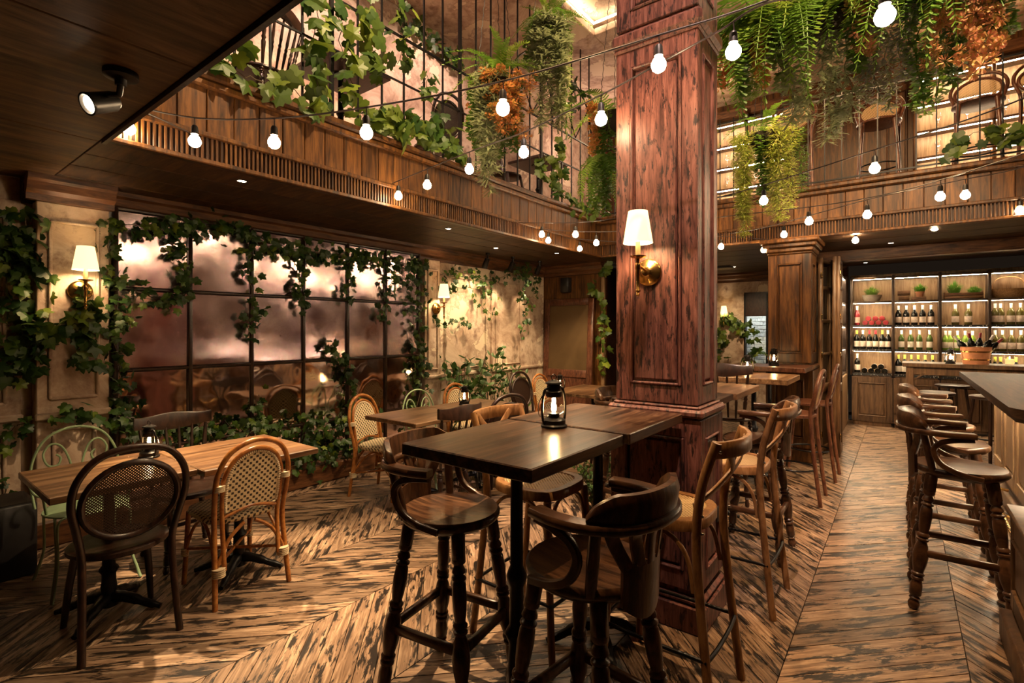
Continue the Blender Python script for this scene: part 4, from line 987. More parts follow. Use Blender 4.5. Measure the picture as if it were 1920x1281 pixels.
vv = coords(nt_, (60, 60, 25), rnd=True); f_ = ramp(nt_, noise(nt_, vv, 1.0, 2), [(.60, (0.01, .01, .01)), (.66, (.45, .43, .38))]); nt_.links.new(f_, b_.inputs['Base Color'])
for z in SZ[:3]:
    for i in range(4):
        MB().box(((SX[i]+SX[i+1])/2, SY0-.004, z), (SX[i+1]-SX[i]-.03, .008, .034)).build('chalk_label_strip', 'chalk_strip', bs)
for i in range(len(SX)-1):
    x0, x1 = SX[i], SX[i+1]
    cb = thing('base_cabinet', ['panelled base cabinet below the wine shelf, left end', 'panelled base cabinet second from left below the wine shelf', 'panelled base cabinet behind the bucket table legs', 'panelled base cabinet behind the round stools', 'panelled base cabinet hidden behind the bar, nearer', 'panelled base cabinet hidden behind the bar, right end'][i], 'cabinet', ((x0+x1)/2, 9.84, 0))
    wd = x1-x0-.046
    MB().box((0, 0, .39), (wd, .30, .78)).build('body', 'cabinet_wood', cb, 0)
    face_panels(cb, -wd/2, wd/2, -.15, .15, [(.06, .76)], 'cabinet_wood', .06, 'f', .018)
# bottles
def bottle_proto(name, glass, cap, label_m, fat=1.0, hh=.30):
    t = thing(name, 'x', 'bottle'); r = .037*fat; k = hh/.30
    gb = MB().lathe([(0, 0), (r*.9, .002), (r, .008), (r, .165*k), (r*.92, .185*k), (r*.5, .218*k), (.0145, .235*k), (.014, .255*k)], 16).build('glass_body', glass, t)
    MB().lathe([(.0150, .235*k), (.0155, .29*k), (.0165, .29*k), (.0165, .299*k), (0, .30*k)], 12).build('cap', cap, gb)
    MB().lathe([(r+.0008, .04*k), (r+.0012, .042*k), (r+.0012, .125*k), (r+.0008, .127*k)], 16).build('label', label_m, gb)
    return t
PR = {}
ORD = ['first', 'second', 'third', 'fourth', 'fifth', 'sixth', 'seventh']
def put_bottle(kind, x, y, z, label, group, lie=None):
    g = {'dark': ('wine_bottle', 'dark_bottle', 'white_cap', 'cream_label', 1.05, .30), 'red': ('wine_bottle', 'dark_bottle', 'red_cap', 'paper_label', 1, .30), 'rose': ('wine_bottle', 'rose_bottle', 'white_cap', 'cream_label', 1, .31),
         'green': ('wine_bottle', 'green_bottle', 'white_cap', 'paper_label', 1, .30), 'lime': ('wine_bottle', 'lime_bottle', 'white_cap', 'paper_label', 1, .29), 'olive': ('wine_bottle', 'olive_bottle', 'white_cap', 'cream_label', 1.15, .30), 'yellow': ('wine_bottle', 'dark_bottle', 'gold_cap', 'paper_label', 1.05, .30)}[kind]
    if kind not in PR: PR[kind] = [bottle_proto(*g), False]
    o, used = PR[kind]
    if not used: PR[kind][1] = True
    else: o = copy_tree(o)
    o.location = (x, y, z); o.rotation_euler = lie or (0, 0, R.uniform(0, 6))
    o['label'] = label; o['group'] = group; return o
def row(kinds, ci, ri, label, us, y=9.78):
    """bottle axes from their pixel columns on the shelf plane"""
    for n_, (kd, u) in enumerate(zip(kinds, us)):
        r_ = ray(u, 600); x = min(max(r_.x*(y/r_.y), SX[ci] + .064), SX[ci+1] - .064)
        put_bottle(kd, x, y, SZ[3-ri] + .016, (label + (', %s from left' % ORD[n_] if len(us) > 1 else '')) if isinstance(label, str) else label.pop(0), 'bottles on the wine shelf')
B_ = lambda x: 1580 + x/5.338
row(['rose'], 0, 1, 'rose wine bottle at the left of the second shelf row', [B_(145)])
row(['dark']*5, 1, 1, 'dark wine bottle in the row of five with white caps', [B_(v) for v in (555, 637, 718, 800, 884)])
row(['olive']*2, 2, 1, 'white wine bottle, one of the pair standing alone', [B_(v) for v in (1128, 1258)])
row(['olive']*4, 3, 1, 'olive wine bottle under the wicker basket', [B_(v) for v in (1490, 1580, 1685, 1780)])
row(['yellow', 'dark', 'red', 'red', 'yellow', 'dark'], 0, 2, ['dark bottle with tan label at the far left of the third row', 'dark bottle with large oval label in the third row', 'red-capped bottle left of its twin in the third row', 'red-capped bottle right of its twin in the third row', 'yellow-capped bottle in the third row', 'dark bottle at the right end of the left third-row compartment'], [B_(v) for v in (143, 203, 268, 330, 397, 459)])
row(['green']*4, 1, 2, 'green claret bottle with pale label in the row of four', [B_(v) for v in (588, 680, 768, 870)])
row(['lime']*5, 2, 2, 'lime green bottle behind the wine bucket', [B_(v) for v in (1003, 1073, 1150, 1225, 1300)])
row(['olive']*4, 3, 2, 'olive wine bottle above the candle glass', [B_(v) for v in (1512, 1600, 1690, 1785)])
row(['dark'], 0, 3, 'dark bottle standing beside the lying bottles', [B_(147)])
row(['yellow']*6, 1, 3, 'dark bottle with yellow cap on the lowest shelf', [B_(v) for v in (550, 620, 687, 757, 826, 900)])
row(['green']*2, 2, 3, 'bottle on the lowest shelf behind the small lantern', [B_(v) for v in (1003, 1100)])
row(['yellow']*4, 3, 3, 'bottle glimpsed on the lowest shelf behind the counter', [B_(v) for v in (1495, 1580, 1660, 1735)])
for i, (x, z) in enumerate([(-.46, 0), (-.375, 0), (-.29, 0), (-.205, 0), (-.335, .07), (-.25, .07)]):
    put_bottle('dark', x, 9.672, SZ[0]+.057+z*.95, 'dark wine bottle lying in the pile, %s, %s from left' % ('upper layer' if z else 'bottom layer', ORD[i % 4]), 'lying dark bottles', (-PI/2, 0, 0))
for i, (x, z) in enumerate([(-.45, 0), (-.365, 0), (-.28, 0), (-.19, 0), (-.41, .066), (-.32, .066), (-.235, .066)]):
    put_bottle('rose', x, 9.662, SZ[2]+.056+z, 'red bottle lying beside the rose bottle, %s, %s from left' % ('upper layer' if z else 'bottom layer', ORD[i % 4]), 'lying red bottles', (-PI/2, 0, 0))
# grass tuft mesh
def tuft(n, h, r, seed, wd=.004, droop=.6):
    q = random.Random(seed); m = MB()
    for _ in range(n):
        a = q.uniform(0, 2*PI); b = q.random()**.6; hh = h*q.uniform(.6, 1.05)*(1.1-.4*b); x0, y0 = math.cos(a)*r*.35*b, math.sin(a)*r*.35*b
        ex, ey = math.cos(a)*r*b, math.sin(a)*r*b; pw = Vector((-math.sin(a), math.cos(a), 0))*wd
        P = [Vector((x0, y0, 0)), Vector((x0*.5+ex*.4, y0*.5+ey*.4, hh*.65)), Vector((ex, ey, hh*(1 - droop*.25*b)))]
        m.add([tuple(P[0]-pw), tuple(P[0]+pw), tuple(P[1]+pw), tuple(P[1]-pw), tuple(P[2])], [(0,1,2,3), (3,2,4)])
    return m
g1 = thing('potted_grass', 'green grass in an oval stone trough on the top shelf', 'potted plant', (-.37, 9.80, SZ[3]+.016))
MB().lathe([(0, 0), (.09, 0), (.115, .05), (.13, .10), (.12, .10), (.1, .08), (0, .08)], 20).build('stone_pot', 'stone', g1)
tag(tuft(260, .18, .17, 3).build('grass', 'moss_leaf', g1, 0), kind='stuff').location = (0, 0, .08)
g2 = thing('flower_pot', 'white-flowered plant in a terracotta pot on the top shelf', 'potted plant', (.22, 9.80, SZ[3]+.066))
MB().lathe([(0, 0), (.038, 0), (.052, .065), (.058, .065), (.058, .08), (.048, .08), (.044, .07), (0, .07)], 18).build('pot', 'terracotta', g2)
tag(tuft(220, .15, .13, 4).build('foliage', 'grass_green', g2, 0), kind='stuff').location = (0, 0, .06)
tag(MB().box((.21, 9.80, SZ[3]+.041), (.17, .12, .05), None, .005).build('wooden_box', 'crate_wood'), 'small wooden box under the terracotta pot', 'box')
w1 = thing('wooden_box', 'small wooden box at the left of the terracotta pot', 'box', (.03, 9.80, SZ[3]+.016))
MB().box((0, 0, .035), (.13, .10, .07), None, .004).build('body', 'crate_wood', w1); MB().box((0, -.02, .115), (.15, .06, .075), None, .004).build('lid', 'crate_wood', w1)
g3 = thing('planter_crate', 'long wooden crate of green grasses on the top shelf', 'planter', (.71, 9.80, SZ[3]+.016))
for z in (.025, .07): 
    MB().box((0, -.07, z), (.42, .012, .038), None, .003).build('slat', 'crate_wood', g3); MB().box((0, .07, z), (.42, .012, .038), None, .003).build('slat', 'crate_wood', g3)
for x in (-.205, .205): MB().box((x, 0, .05), (.014, .14, .10), None, .003).build('end_board', 'crate_wood', g3)
MB().box((0, 0, .04), (.40, .12, .07)).build('soil', 'soil', g3)
for x, s in ((-.1, 4), (.12, 6)): tag(tuft(200, .22 if x < 0 else .13, .15, s).build('grass', 'grass_green', g3, 0), kind='stuff').location = (x, 0, .07)
bk = thing('wicker_basket', 'wicker basket with tall handle on the top shelf', 'basket', (1.18, 9.80, SZ[3]+.016))
MB().lathe([(0, 0), (.14, 0), (.19, .06), (.21, .12), (.215, .125), (.2, .125), (.18, .07), (0, .02)], 24).build('body', 'wicker', bk).scale = (1, .6, 1)
MB().strap(cr([(-.17, 0, .11), (-.15, 0, .22), (-.07, 0, .285), (.07, 0, .285), (.15, 0, .22), (.17, 0, .11)], 5), .012, .03, (0, 1, 0)).build('handle', 'wicker', bk)
# table with the wine bucket
bt = thing('bar_table', 'rustic high wooden table holding the wine bucket', 'table', (0, 0, 0))
MB().box((1.06, 8.72, 1.035), (2.1, .55, .05), None, .006).build('table_top', 'cabinet_wood', bt, 30)
MB().box((1.06, 8.50, .96), (1.95, .03, .10), None, .004).build('apron', 'cabinet_wood', bt, 30)
for x in (.09, 2.03):
    for y in (8.51, 8.93): MB().box((x, y, .505), (.08, .08, 1.01), None, .006).build('leg', 'cabinet_wood', bt, 30)
MB().beam((.13, 8.50, .84), (.24, 8.50, .93), .03, .02).build('corner_brace', 'cabinet_wood', bt)
bu = thing('wine_bucket', 'copper-brown wooden bucket full of wine bottles', 'bucket', (.75, 8.70, 1.06)); 
bub = MB().lathe([(0, 0), (.125, 0), (.155, .22), (.148, .22), (.12, .02), (0, .02)], 28).build('body', 'terracotta', bu)
for z, r in ((.05, .134), (.15, .148)): MB().lathe([(r, z), (r+.003, z+.002), (r+.003, z+.016), (r, z+.018)], 28).build('hoop', 'brass', bub)
for i, (dx, dy, ax, ay, kd) in enumerate([(-.08, 0, 0, -.55, 'dark'), (-.03, .04, .1, -.15, 'red'), (.03, .03, 0, .1, 'red'), (.05, -.04, .1, .45, 'dark'), (.09, .02, .1, .7, 'red')]):
    put_bottle(kd, .75 + dx*.6, 8.70 + dy, 1.06+.10, ['dark bottle leaning left out of the bucket', 'red-capped bottle upright at the left in the bucket', 'red-capped bottle upright in the middle of the bucket', 'white-labelled dark bottle leaning right in the bucket', 'bottle leaning farthest right in the bucket'][i], 'bottles in the bucket', (ax, ay, 0))
def candle_glass(label, loc, s=1.0):
    t = thing('candle_glass', label, 'candle', loc); t.scale = (s, s, s)
    MB().lathe([(0, 0), (.042, 0), (.045, .01), (.047, .15), (.045, .15), (.043, .012), (0, .012)], 20).build('glass', 'glass', t)
    MB().lathe([(0, .013), (.041, .013), (.041, .075), (0, .075)], 16).build('wax', 'lit_wax', t)
    MB().lathe([(0, .076), (.006, .082), (.004, .1), (0, .108)], 8).build('flame', 'flame', t)
emit('lit_wax', (1.0, .55, .2), 1.2)
candle_glass('candle in a tall glass on the bucket table', (1.06, 8.70, 1.06)); candle_glass('candle in a glass at the right edge on the bar counter', (.86, 4.95, 1.08), 1.15)
# bar counter
bc = thing('bar_counter', 'dark wooden bar counter with glowing panelled front', 'bar counter', (0, 0, 0))
poly = [(.50, 3.72), (.62, 3.58), (1.25, 3.58), (1.25, 6.75), (.46, 6.75), (.46, 3.80)]
MB().prism(poly, .05, None, 1.03).build('counter_top', 'counter_wood', bc, 30)
MB().prism([(x + (.03 if x < .7 else 0), y + (.03 if y < 3.9 else (-.03 if y > 6 else 0))) for x, y in poly], .03, None, 1.0).build('under_moulding', 'dark_wood', bc, 30)
MB().box((.98, 5.25, .50), (.50, 2.96, 1.0)).build('body', 'cabinet_wood', bc)
for i in range(5):
    y0 = 3.78 + i*.588
    face_panels(bc, .73, 1.2, y0, y0+.582, [(.2, .98)], 'pale_wood', .07, 'l', .02)
face_panels(bc, .73, 1.23, 3.77, 4.2, [(.2, .98)], 'pale_wood', .07, 'f', .02)
MB().box((.71, 5.25, .07), (.06, 2.96, .14), None, .01).build('plinth', 'cabinet_wood', bc)
MB().box((.67, 5.25, .985), (.02, 2.8, .012)).build('led_strip', 'led_strip', bc)
fr = thing('foot_rail', 'brass foot rail along the base of the bar', 'foot rail', (0, 0, 0))
MB().tube([(.56, 3.7, .20), (.56, 6.7, .20)], .02, 12).build('rail', 'brass', fr)
for y in (4.0, 4.9, 5.8, 6.6): MB().tube([(.56, y, .20), (.70, y, .17)], .012, 8).build('bracket', 'brass', fr)
sv = thing('low_cabinet', 'low panelled wooden cabinet at the lower right corner', 'cabinet', (0, 0, 0))
MB().box((.78, 2.98, .31), (.68, .9, .62)).build('body', 'cabinet_wood', sv)
MB().box((.77, 2.97, .635), (.74, .93, .03), None, .008).build('top', 'cabinet_wood', sv)
MB().box((.77, 2.97, .07), (.78, .93, .14), None, .012).build('plinth', 'cabinet_wood', sv)
face_panels(sv, .44, 1.1, 2.53, 3.43, [(.15, .61)], 'cabinet_wood', .07, 'lb', .018)
# folding door leaves by the second column
def leaf_door(label, p0, p1, gl=True):
    p0, p1 = Vector(p0), Vector(p1); d = p1-p0; L = d.length; t = thing('folding_door_leaf', label, 'door', (p0.x, p0.y, 0), math.atan2(d.y, d.x)); H = 2.36; mt = 'panel_wood' if not gl else 'cabinet_wood'
    for x in (.03, L-.03): MB().box((x, 0, H/2), (.06, .04, H), None, .005).build('stile', mt, t)
    for z in (.06, .80, 1.2, 1.6, 2.0, H-.04): MB().box((L/2, 0, z), (L-.12, .036, .10 if z in (.06, .80) else .04), None, .004).build('rail', mt, t)
    MB().box((L/2, 0, .43), (L-.12, .016, .64)).build('lower_panel', mt, t)
    if gl: MB().box((L/2, 0, 1.58), (L-.12, .005, 1.46)).build('pane', 'clear_glass', t)
    for z in (.25, 1.2, 1.65, 2.15): MB().box((0.0, -.022, z), (.05, .008, .07), None, .002).build('hinge', 'brass', t)
leaf_door('folded wooden door leaf hinged to the panelled column', (-.77, 7.02, 0), (-.70, 7.40, 0))
leaf_door('glazed folding door leaf standing open toward the bar', (-.665, 7.40, 0), (-.62, 7.02, 0)) 
leaf_door('glazed folding door leaf beside the glass cabinet', (-.585, 7.04, 0), (-.60, 7.50, 0))
gc = thing('glass_cabinet', 'tall cabinet with lit bottles behind the folding doors', 'cabinet', (0, 0, 0))
MB().box((-.86, 8.7, .4), (.36, 1.9, .8), None, .005).build('base', 'pale_wood', gc); MB().box((-1.06, 8.7, 1.4), (.04, 1.9, 2.2)).build('back', 'shelf_wood', gc)
for z in (.82, 1.2, 1.55, 1.9, 2.3):
    MB().box((-.87, 8.7, z), (.34, 1.9, .025), None, .003).build('shelf_board', 'shelf_wood', gc)
    if z > 1: MB().box((-.72, 8.7, z-.018), (.012, 1.8, .008)).build('led_strip', 'led_strip', gc)
for y in (7.76, 8.7, 9.64): MB().box((-.87, y, 1.56), (.34, .03, 1.5)).build('upright', 'shelf_wood', gc)
for z in (.835, 1.215, 1.565):
    for k in range(4): put_bottle('green' if k % 2 else 'dark', -.84, 7.95 + k*.2, z, 'bottle in the side cabinet, %s shelf, %s from the doors' % ({.835: 'lower', 1.215: 'middle', 1.565: 'upper'}[z], ORD[k]), 'bottles in the side cabinet')
# leaning cane door, speaker, door post
ld = thing('cane_panel_door', 'brown framed door with cane panel leaning against the end wall', 'door', (-4.26, 6.94, 0)); ld.rotation_euler = (-.055, 0, -.05)
mtd = 'red_wood'
for x in (-.42, .42): MB().box((x, 0, 1.0), (.10, .04, 2.0), None, .006).build('stile', mtd, ld)
for z, h in ((1.945, .11), (.80, .12), (.06, .12)): MB().box((0, 0, z), (.74, .038, h), None, .006).build('rail', mtd, ld)
MB().box((0, .004, 1.375), (.74, .006, 1.03)).build('cane_panel', 'screen_cane', ld, 0, back_uv); MB().box((0, .012, 1.375), (.74, .004, 1.03)).build('backing', 'cane_backing', ld); MB().box((0, .004, .43), (.74, .014, .62)).build('lower_panel', mtd, ld)
tag(MB().box((-4.32, 7.06, 2.22), (.15, .12, .24), None, .012).build('speaker', 'black_plastic'), 'small black loudspeaker high on the wooden end wall', 'speaker')
tag(MB().box((-3.67, 7.10, 1.2), (.05, .06, 2.4), None, .006).build('door_post', 'pale_wood'), 'pale wooden post beside the stair opening', 'post')
tag(MB().box((-2.45, 8.8, 2.527), (.5, .3, .025), None, .004).build('ceiling_vent', 'black_plastic'), 'dark ceiling vent in the far room', 'vent')
for i, (x, y) in enumerate([(-4.45, 5.25), (-4.40, 5.75), (-4.35, 6.35)]):
    tl = thing('track_spotlight', ['left of three dark spotlights above the plaster wall ivy', 'middle of three dark spotlights above the plaster wall ivy', 'right of three dark spotlights above the plaster wall ivy'][i], 'spotlight', (x, y, SOF))
    MB().lathe([(0, 0), (.03, 0), (.03, -.03), (.012, -.035), (.012, -.09), (0, -.09)], 14).build('mount', 'dark_metal', tl)
    MB().lathe([(0, 0), (.035, .05), (.04, 1), (.034, 1), (0, .9)], 16, (0, 0, -.07), (-.06, 0, -.20)).build('lamp_housing', 'dark_metal', tl)
    spot('track_beam', (x-.07, y, SOF-.22), (-4.8, y-.1, .9), 26, 80, .5, WARM2)
# ------------------------------------------------------------------ upper gallery
rl = thing('iron_railing', 'black iron bar railing of the left upper gallery', 'railing', (VX, 0, 3.12))
bars = [1.05 + .238*i for i in range(23)]
for i, y in enumerate(bars):
    th = i % 6 == 5
    MB().box((0, y, 1.1), (.028 if th else .014, .028 if th else .014, 2.2)).build('post' if th else 'baluster', 'iron', rl, 0)
for z, q in ((.54, .014), (.94, .018)): MB().box((0, 3.7, z), (q, 5.7, q)).build('rail', 'iron', rl, 0)
for y in (4.9, 5.9):
    MB().tube(cr([(0.01, y-.45, .95), (.01, y-.35, 1.4), (.01, y, 1.65), (.01, y+.35, 1.4), (.01, y+.45, .95)], 6), .011, 8).build('arch', 'iron', rl)
    for s in (-1, 1): MB().tube([(.01, y, .95), (.01, y+s*.33, 1.42)], .008, 6).build('brace', 'iron', rl)
r2 = thing('iron_railing', 'black iron bar railing of the far upper gallery', 'railing', (0, VY1, 3.12))
for i in range(40): MB().box((-3.4 + i*.16, 0, .5), (.011, .011, 1.0)).build('baluster', 'iron', r2, 0)
for z in (.04, .95): MB().box((-.28, 0, z), (6.3, .016, .016)).build('rail', 'iron', r2, 0)
for i, (x, y, rz) in enumerate([(-4.05, 1.35, FX_N), (-4.0, 1.95, FX_N + .4), (-4.1, 3.9, FX_N), (-4.1, 5.2, FX_P)]):
    copy_tree(bent0 if i != 1 else yoke0, None, (x, y, 3.06), rz, ['dark bentwood chair upstairs at the left end of the gallery', 'dark spindle-back chair upstairs beside the bentwood chair', 'bentwood chair upstairs behind the hanging basket', 'bentwood chair upstairs near the corner of the gallery'][i])
pedestal_table('gallery_table', 'dark table upstairs behind the railing vines', -4.3, -3.7, 2.35, 3.0, .75, 'dark_wood', z0=3.06)
pedestal_table('gallery_table', 'dark table upstairs near the gallery corner', -4.3, -3.7, 5.5, 6.1, .75, 'dark_wood', z0=3.06)
for i, x in enumerate((-1.05, -.2, .62, 1.15)):
    copy_tree(bst, None, (x, 7.0, 3.06), [.2, PI, PI-.1, PI+.1][i], ['bentwood stool upstairs left of the gallery doorway', 'bentwood stool upstairs in the dark gallery doorway', 'left of two bentwood stools before the lit upper shelves', 'right of two bentwood stools before the lit upper shelves'][i])
for i, (x0, x1) in enumerate([(-2.6, -1.45), (.15, 1.75)]):
    us = thing('gallery_shelf', ['lit upper gallery shelf behind the yellow hanging plant', 'lit upper gallery shelf of glassware at right'][i], 'shelf', (0, 0, 0))
    MB().box(((x0+x1)/2, 9.2, 4.2), (x1-x0, .02, 1.9)).build('back_board', 'pale_wood', us)
    for x in (x0, (x0+x1)/2, x1): MB().box((x, 9.08, 4.2), (.04, .24, 1.9), None, .004).build('upright', 'panel_wood', us)
    for z in (3.5, 3.86, 4.22, 4.58, 4.94):
        MB().box(((x0+x1)/2, 9.08, z), (x1-x0, .24, .03), None, .004).build('shelf_board', 'panel_wood', us)
        MB().box(((x0+x1)/2, 8.98, z-.02), (x1-x0-.06, .014, .010)).build('led_strip', 'led_strip', us)
    for z in (3.52, 3.88, 4.24):
        for k in range(5 if i else 3):
            g_ = tag(MB().lathe([(0, 0), (.03, 0), (.032, .004), (.005, .01), (.005, .09), (.03, .12), (.042, .16), (.038, .21), (.036, .21), (.039, .16), (.027, .124), (0, .1)], 14).build('wine_glass', 'glass'), ['wine glass on the lit upper shelf at left', 'wine glass on the lit upper shelf at right'][i], 'glass', 'glasses on the upper shelves')
            g_['label'] += ', %s row, %s from left' % ({3.52: 'lowest', 3.88: 'middle', 4.24: 'upper'}[z], ORD[k]); g_.location = (x0 + .25 + k*(x1-x0-.40)/(4 if i else 2) + (.07 if k == (2 if i else 1) else 0), 9.06, z)
for x in (-.05, 2.05):
    dp = struct('wall_pier_%d' % (1 if x < 1 else 2), MB().box((0, 0, 4.1), (.34, .05, 2.0)), 'panel_wood', 'brown panelled pier upstairs %s the lit shelves' % ('left of' if x < 1 else 'right of')); dp.location = (x, 9.19, 0)
    face_panels(dp, -.17, .17, -.025, .025, [(3.3, 5.0)], 'panel_wood', .05, 'f', .02)
    MB().lathe([(0, 1), (.03, .8), (.05, .3), (.055, 0)], 20, (0, -.045, 4.45), (0, -.08, 4.45)).build('rosette', 'brass', dp)
struct('trim_9', MB().box((0.2, 9.15, 5.15), (8.4, .2, .16), None, .02), 'beam_wood', 'brown cornice of the upper gallery back wall')
for y_ in (1.5, 2.9, 4.3): spot('gallery_wall_fill', (-3.55, y_, 5.3), (-4.8, y_ + .15, 3.9), 120, 95, .6, PINK, .04)  # fill spots added to brighten the upper left wall, no fixtures there
point('gallery_fill', (-3.9, 2.2, 5.1), 14, PINK, .06); point('gallery_fill', (-4.1, 7.6, 4.6), 22, PINK, .06)  # added fill points for the upper gallery, here and on the next line
point('gallery_fill', (0.6, 8.0, 5.1), 22, WARM, .06); point('gallery_fill', (-2.4, 8.0, 4.9), 30, WARM2, .06)
# ------------------------------------------------------------------ plants
def leaf_mesh(name, mat, outline, fold=.10, curl=.12):
    """flat outline (x, y) with tip at +y, folded along the midrib and curled"""
    m = MB(); f = lambda x, y: -fold*abs(x)*1.0 + fold*.35 - curl*(y-.4)**2
    right = outline; pts = [(0, 0)] + right + [(0, 1.0)]
    mid = [(0, y) for _, y in pts]
    vs = []; fs = []
    n = len(pts)
    for x, y in pts: vs.append((x, y, f(x, y)))
    for x, y in pts: vs.append((-x, y, f(x, y)))
    c = len(vs); vs.append((0, .42, f(0, .42)+.03))
    for i in range(n-1):
        fs.append((c, i, i+1)); fs.append((c, n+i+1, n+i))
    m.add(vs, fs); return m.data(name, mat, 0)
IVY = [(.14, -.10), (.38, -.04), (.46, .14), (.36, .30), (.54, .52), (.40, .60), (.22, .58), (.16, .74)]
GRAPE = [(.12, -.14), (.40, -.14), (.52, .06), (.44, .18), (.60, .40), (.48, .58), (.30, .60), (.28, .80), (.12, .84)]
OVAL = [(.16, .10), (.28, .34), (.27, .58), (.16, .82)]
LM = {'ivy': leaf_mesh('leaf', 'ivy_leaf', IVY), 'ivy2': leaf_mesh('leaf', 'ivy_leaf', GRAPE, .2, .25), 'grape': leaf_mesh('leaf', 'grape_leaf', GRAPE, .15, .15), 'grape2': leaf_mesh('leaf', 'grape_leaf', IVY, .25, .3), 'shrub': leaf_mesh('leaf', 'shrub_leaf', OVAL, .2, .1)}
def place_leaf(me, parent, p, nrm, tip, s):
    z = Vector(nrm).normalized(); y = Vector(tip); y = (y - z*y.dot(z))
    if y.length < 1e-3: y = Vector((0, 0, -1))
    y.normalize(); x = y.cross(z)
    o = link('leaf', me, parent)
    T = Matrix(((x.x*s, y.x*s, z.x*s, p[0]), (x.y*s, y.y*s, z.y*s, p[1]), (x.z*s, y.z*s, z.z*s, p[2]), (0, 0, 0, 1)))
    o.matrix_local = T; return o
def rv(k): return Vector((R.uniform(-k, k), R.uniform(-k, k), R.uniform(-k, k)))
def vine(label, paths, n, spread, out, size=(.045, .075), kinds=('ivy', 'ivy', 'ivy2', 'ivy', 'grape2'), name='ivy_vine', depth=.05, up=-.9, cat='vine'):
    """climbing plant: stems along the paths, leaves set along them facing out"""
    t = thing(name, label, cat, (0, 0, 0)); out = Vector(out); tot = []
    for p in paths:
        P = cr(p, 5); w_ = [(P[i] + (rv(.012) if 0 < i < len(P)-1 else Vector())) for i in range(len(P))]
        MB().tube(w_, .0035, 5).build('stem', 'stem_brown', t)
        L = [0.0]
        for a, b in zip(P[:-1], P[1:]): L.append(L[-1] + (b-a).length)
        tot.append((P, L))
    TL = sum(l[-1] for _, l in tot)
    side = Vector((0, 0, 1)).cross(out).normalized()
    for _ in range(n):
        q = R.uniform(0, TL)
        for P, L in tot:
            if q <= L[-1]: break
            q -= L[-1]
        i = max(0, min(len(L)-2, next((k-1 for k in range(1, len(L)) if L[k] >= q), len(L)-2)))
        k = (q - L[i])/max(1e-6, L[i+1]-L[i]); p = P[i].lerp(P[i+1], min(1, max(0, k)))
        g = R.gauss(0, .5); g2 = R.gauss(0, .5)
        p = p + side*g*spread + Vector((0, 0, g2*spread)) + out*R.uniform(.005, depth)
        place_leaf(LM[R.choice(kinds)], t, p, out + rv(1.1), Vector((0, 0, up)) + rv(.9), R.uniform(*size))
    return t
def wx(x, pts): return [on_x(u, v, x) for u, v in pts]
OX = (1, -.25, .1)
XI = -4.66
vine('thick ivy garland along the top of the antique mirrors', [wx(XI, [(205, 415), (270, 425), (340, 425), (420, 428), (480, 445)]), wx(XI, [(480, 448), (560, 470), (640, 480), (720, 488), (800, 500)])], 296, .10, OX, (.05, .085))
vine('ivy column hanging down the left edge of the mirrors', [wx(XI, [(212, 410), (205, 480), (222, 560), (215, 640), (228, 720), (215, 800)])], 130, .10, OX)
vine('ivy strand hanging over the first two mirror panes', [wx(XI, [(345, 430), (330, 480), (352, 520), (345, 565)]), wx(XI, [(245, 540), (290, 560), (350, 560)])], 85, .09, OX)
vine('ivy strand hanging down the second mullion', [wx(XI, [(478, 448), (465, 510), (475, 560), (468, 635)])], 55, .07, OX)
vine('ivy strand ending in a clump on the third mullion', [wx(XI, [(566, 470), (562, 530), (568, 590)])], 48, .075, OX)
vine('ivy strand hanging on the fourth mullion', [wx(XI, [(652, 482), (655, 520), (650, 560)])], 34, .07, OX)
vine('ivy strand hanging on the fifth mullion', [wx(XI, [(730, 490), (735, 540), (712, 610)])], 52, .085, OX)
vine('dense ivy column at the right edge of the mirrors', [wx(XI, [(792, 490), (790, 560), (785, 640), (790, 720), (770, 800)]), wx(XI, [(770, 500), (775, 600), (790, 700)])], 150, .12, OX)
vine('ivy shoot climbing before the fourth mullion', [wx(XI, [(615, 645), (650, 690), (660, 740), (665, 800)])], 60, .075, OX, (.05, .09))
vine('ivy shoot climbing before the second mullion', [wx(XI, [(485, 740), (488, 780), (480, 810)])], 24, .06, OX)
vine('bushy ivy hedge growing at the foot of the mirrors', [wx(-4.58, [(400, 815), (480, 808), (560, 805), (640, 800), (700, 800)]), wx(-4.55, [(540, 845), (610, 850), (680, 830)]), wx(-4.52, [(590, 840), (610, 870)])], 280, .13, (1, -.2, .4), (.05, .085), depth=.12)
vine('ivy clump at the foot of the mirrors beside the pilaster', [wx(-4.58, [(215, 790), (260, 800), (330, 815), (400, 820)])], 100, .11, OX)
vine('ivy trailing across the lit plaster pilaster', [wx(-4.60, [(60, 600), (105, 610), (150, 590), (175, 560)]), wx(-4.60, [(150, 545), (160, 600), (150, 640)]), wx(-4.60, [(170, 620), (160, 670), (165, 690)]), wx(-4.60, [(95, 785), (140, 780), (190, 785)])], 74, .075, OX, (.07, .11))
vine('shadowed ivy mass at the left edge of the photo', [wx(-4.70, [(0, 400), (20, 470), (10, 540), (40, 600), (45, 700)]), wx(-4.70, [(50, 400), (40, 480), (60, 580)]), wx(-4.70, [(10, 690), (40, 660), (70, 600)])], 170, .14, OX, (.07, .11))
vine('ivy shoots low on the shadowed left wall panel', [wx(-4.70, [(0, 830), (25, 800), (50, 790)]), wx(-4.70, [(5, 900), (10, 960)])], 22, .08, OX)
XW = -4.70
vine('ivy band trailing along the plaster wall to the corner', [wx(XW, [(815, 520), (860, 510), (920, 525), (990, 500)]), wx(XW, [(830, 545), (880, 540), (930, 550)]), wx(XW, [(910, 530), (905, 575), (930, 590)])], 120, .10, OX)
vine('hanging ivy bunch in the corner above the leaning door', [wx(-4.60, [(985, 480), (980, 540), (985, 590), (975, 630)]), wx(-4.60, [(960, 500), (1000, 520), (1000, 560)])], 120, .13, OX)
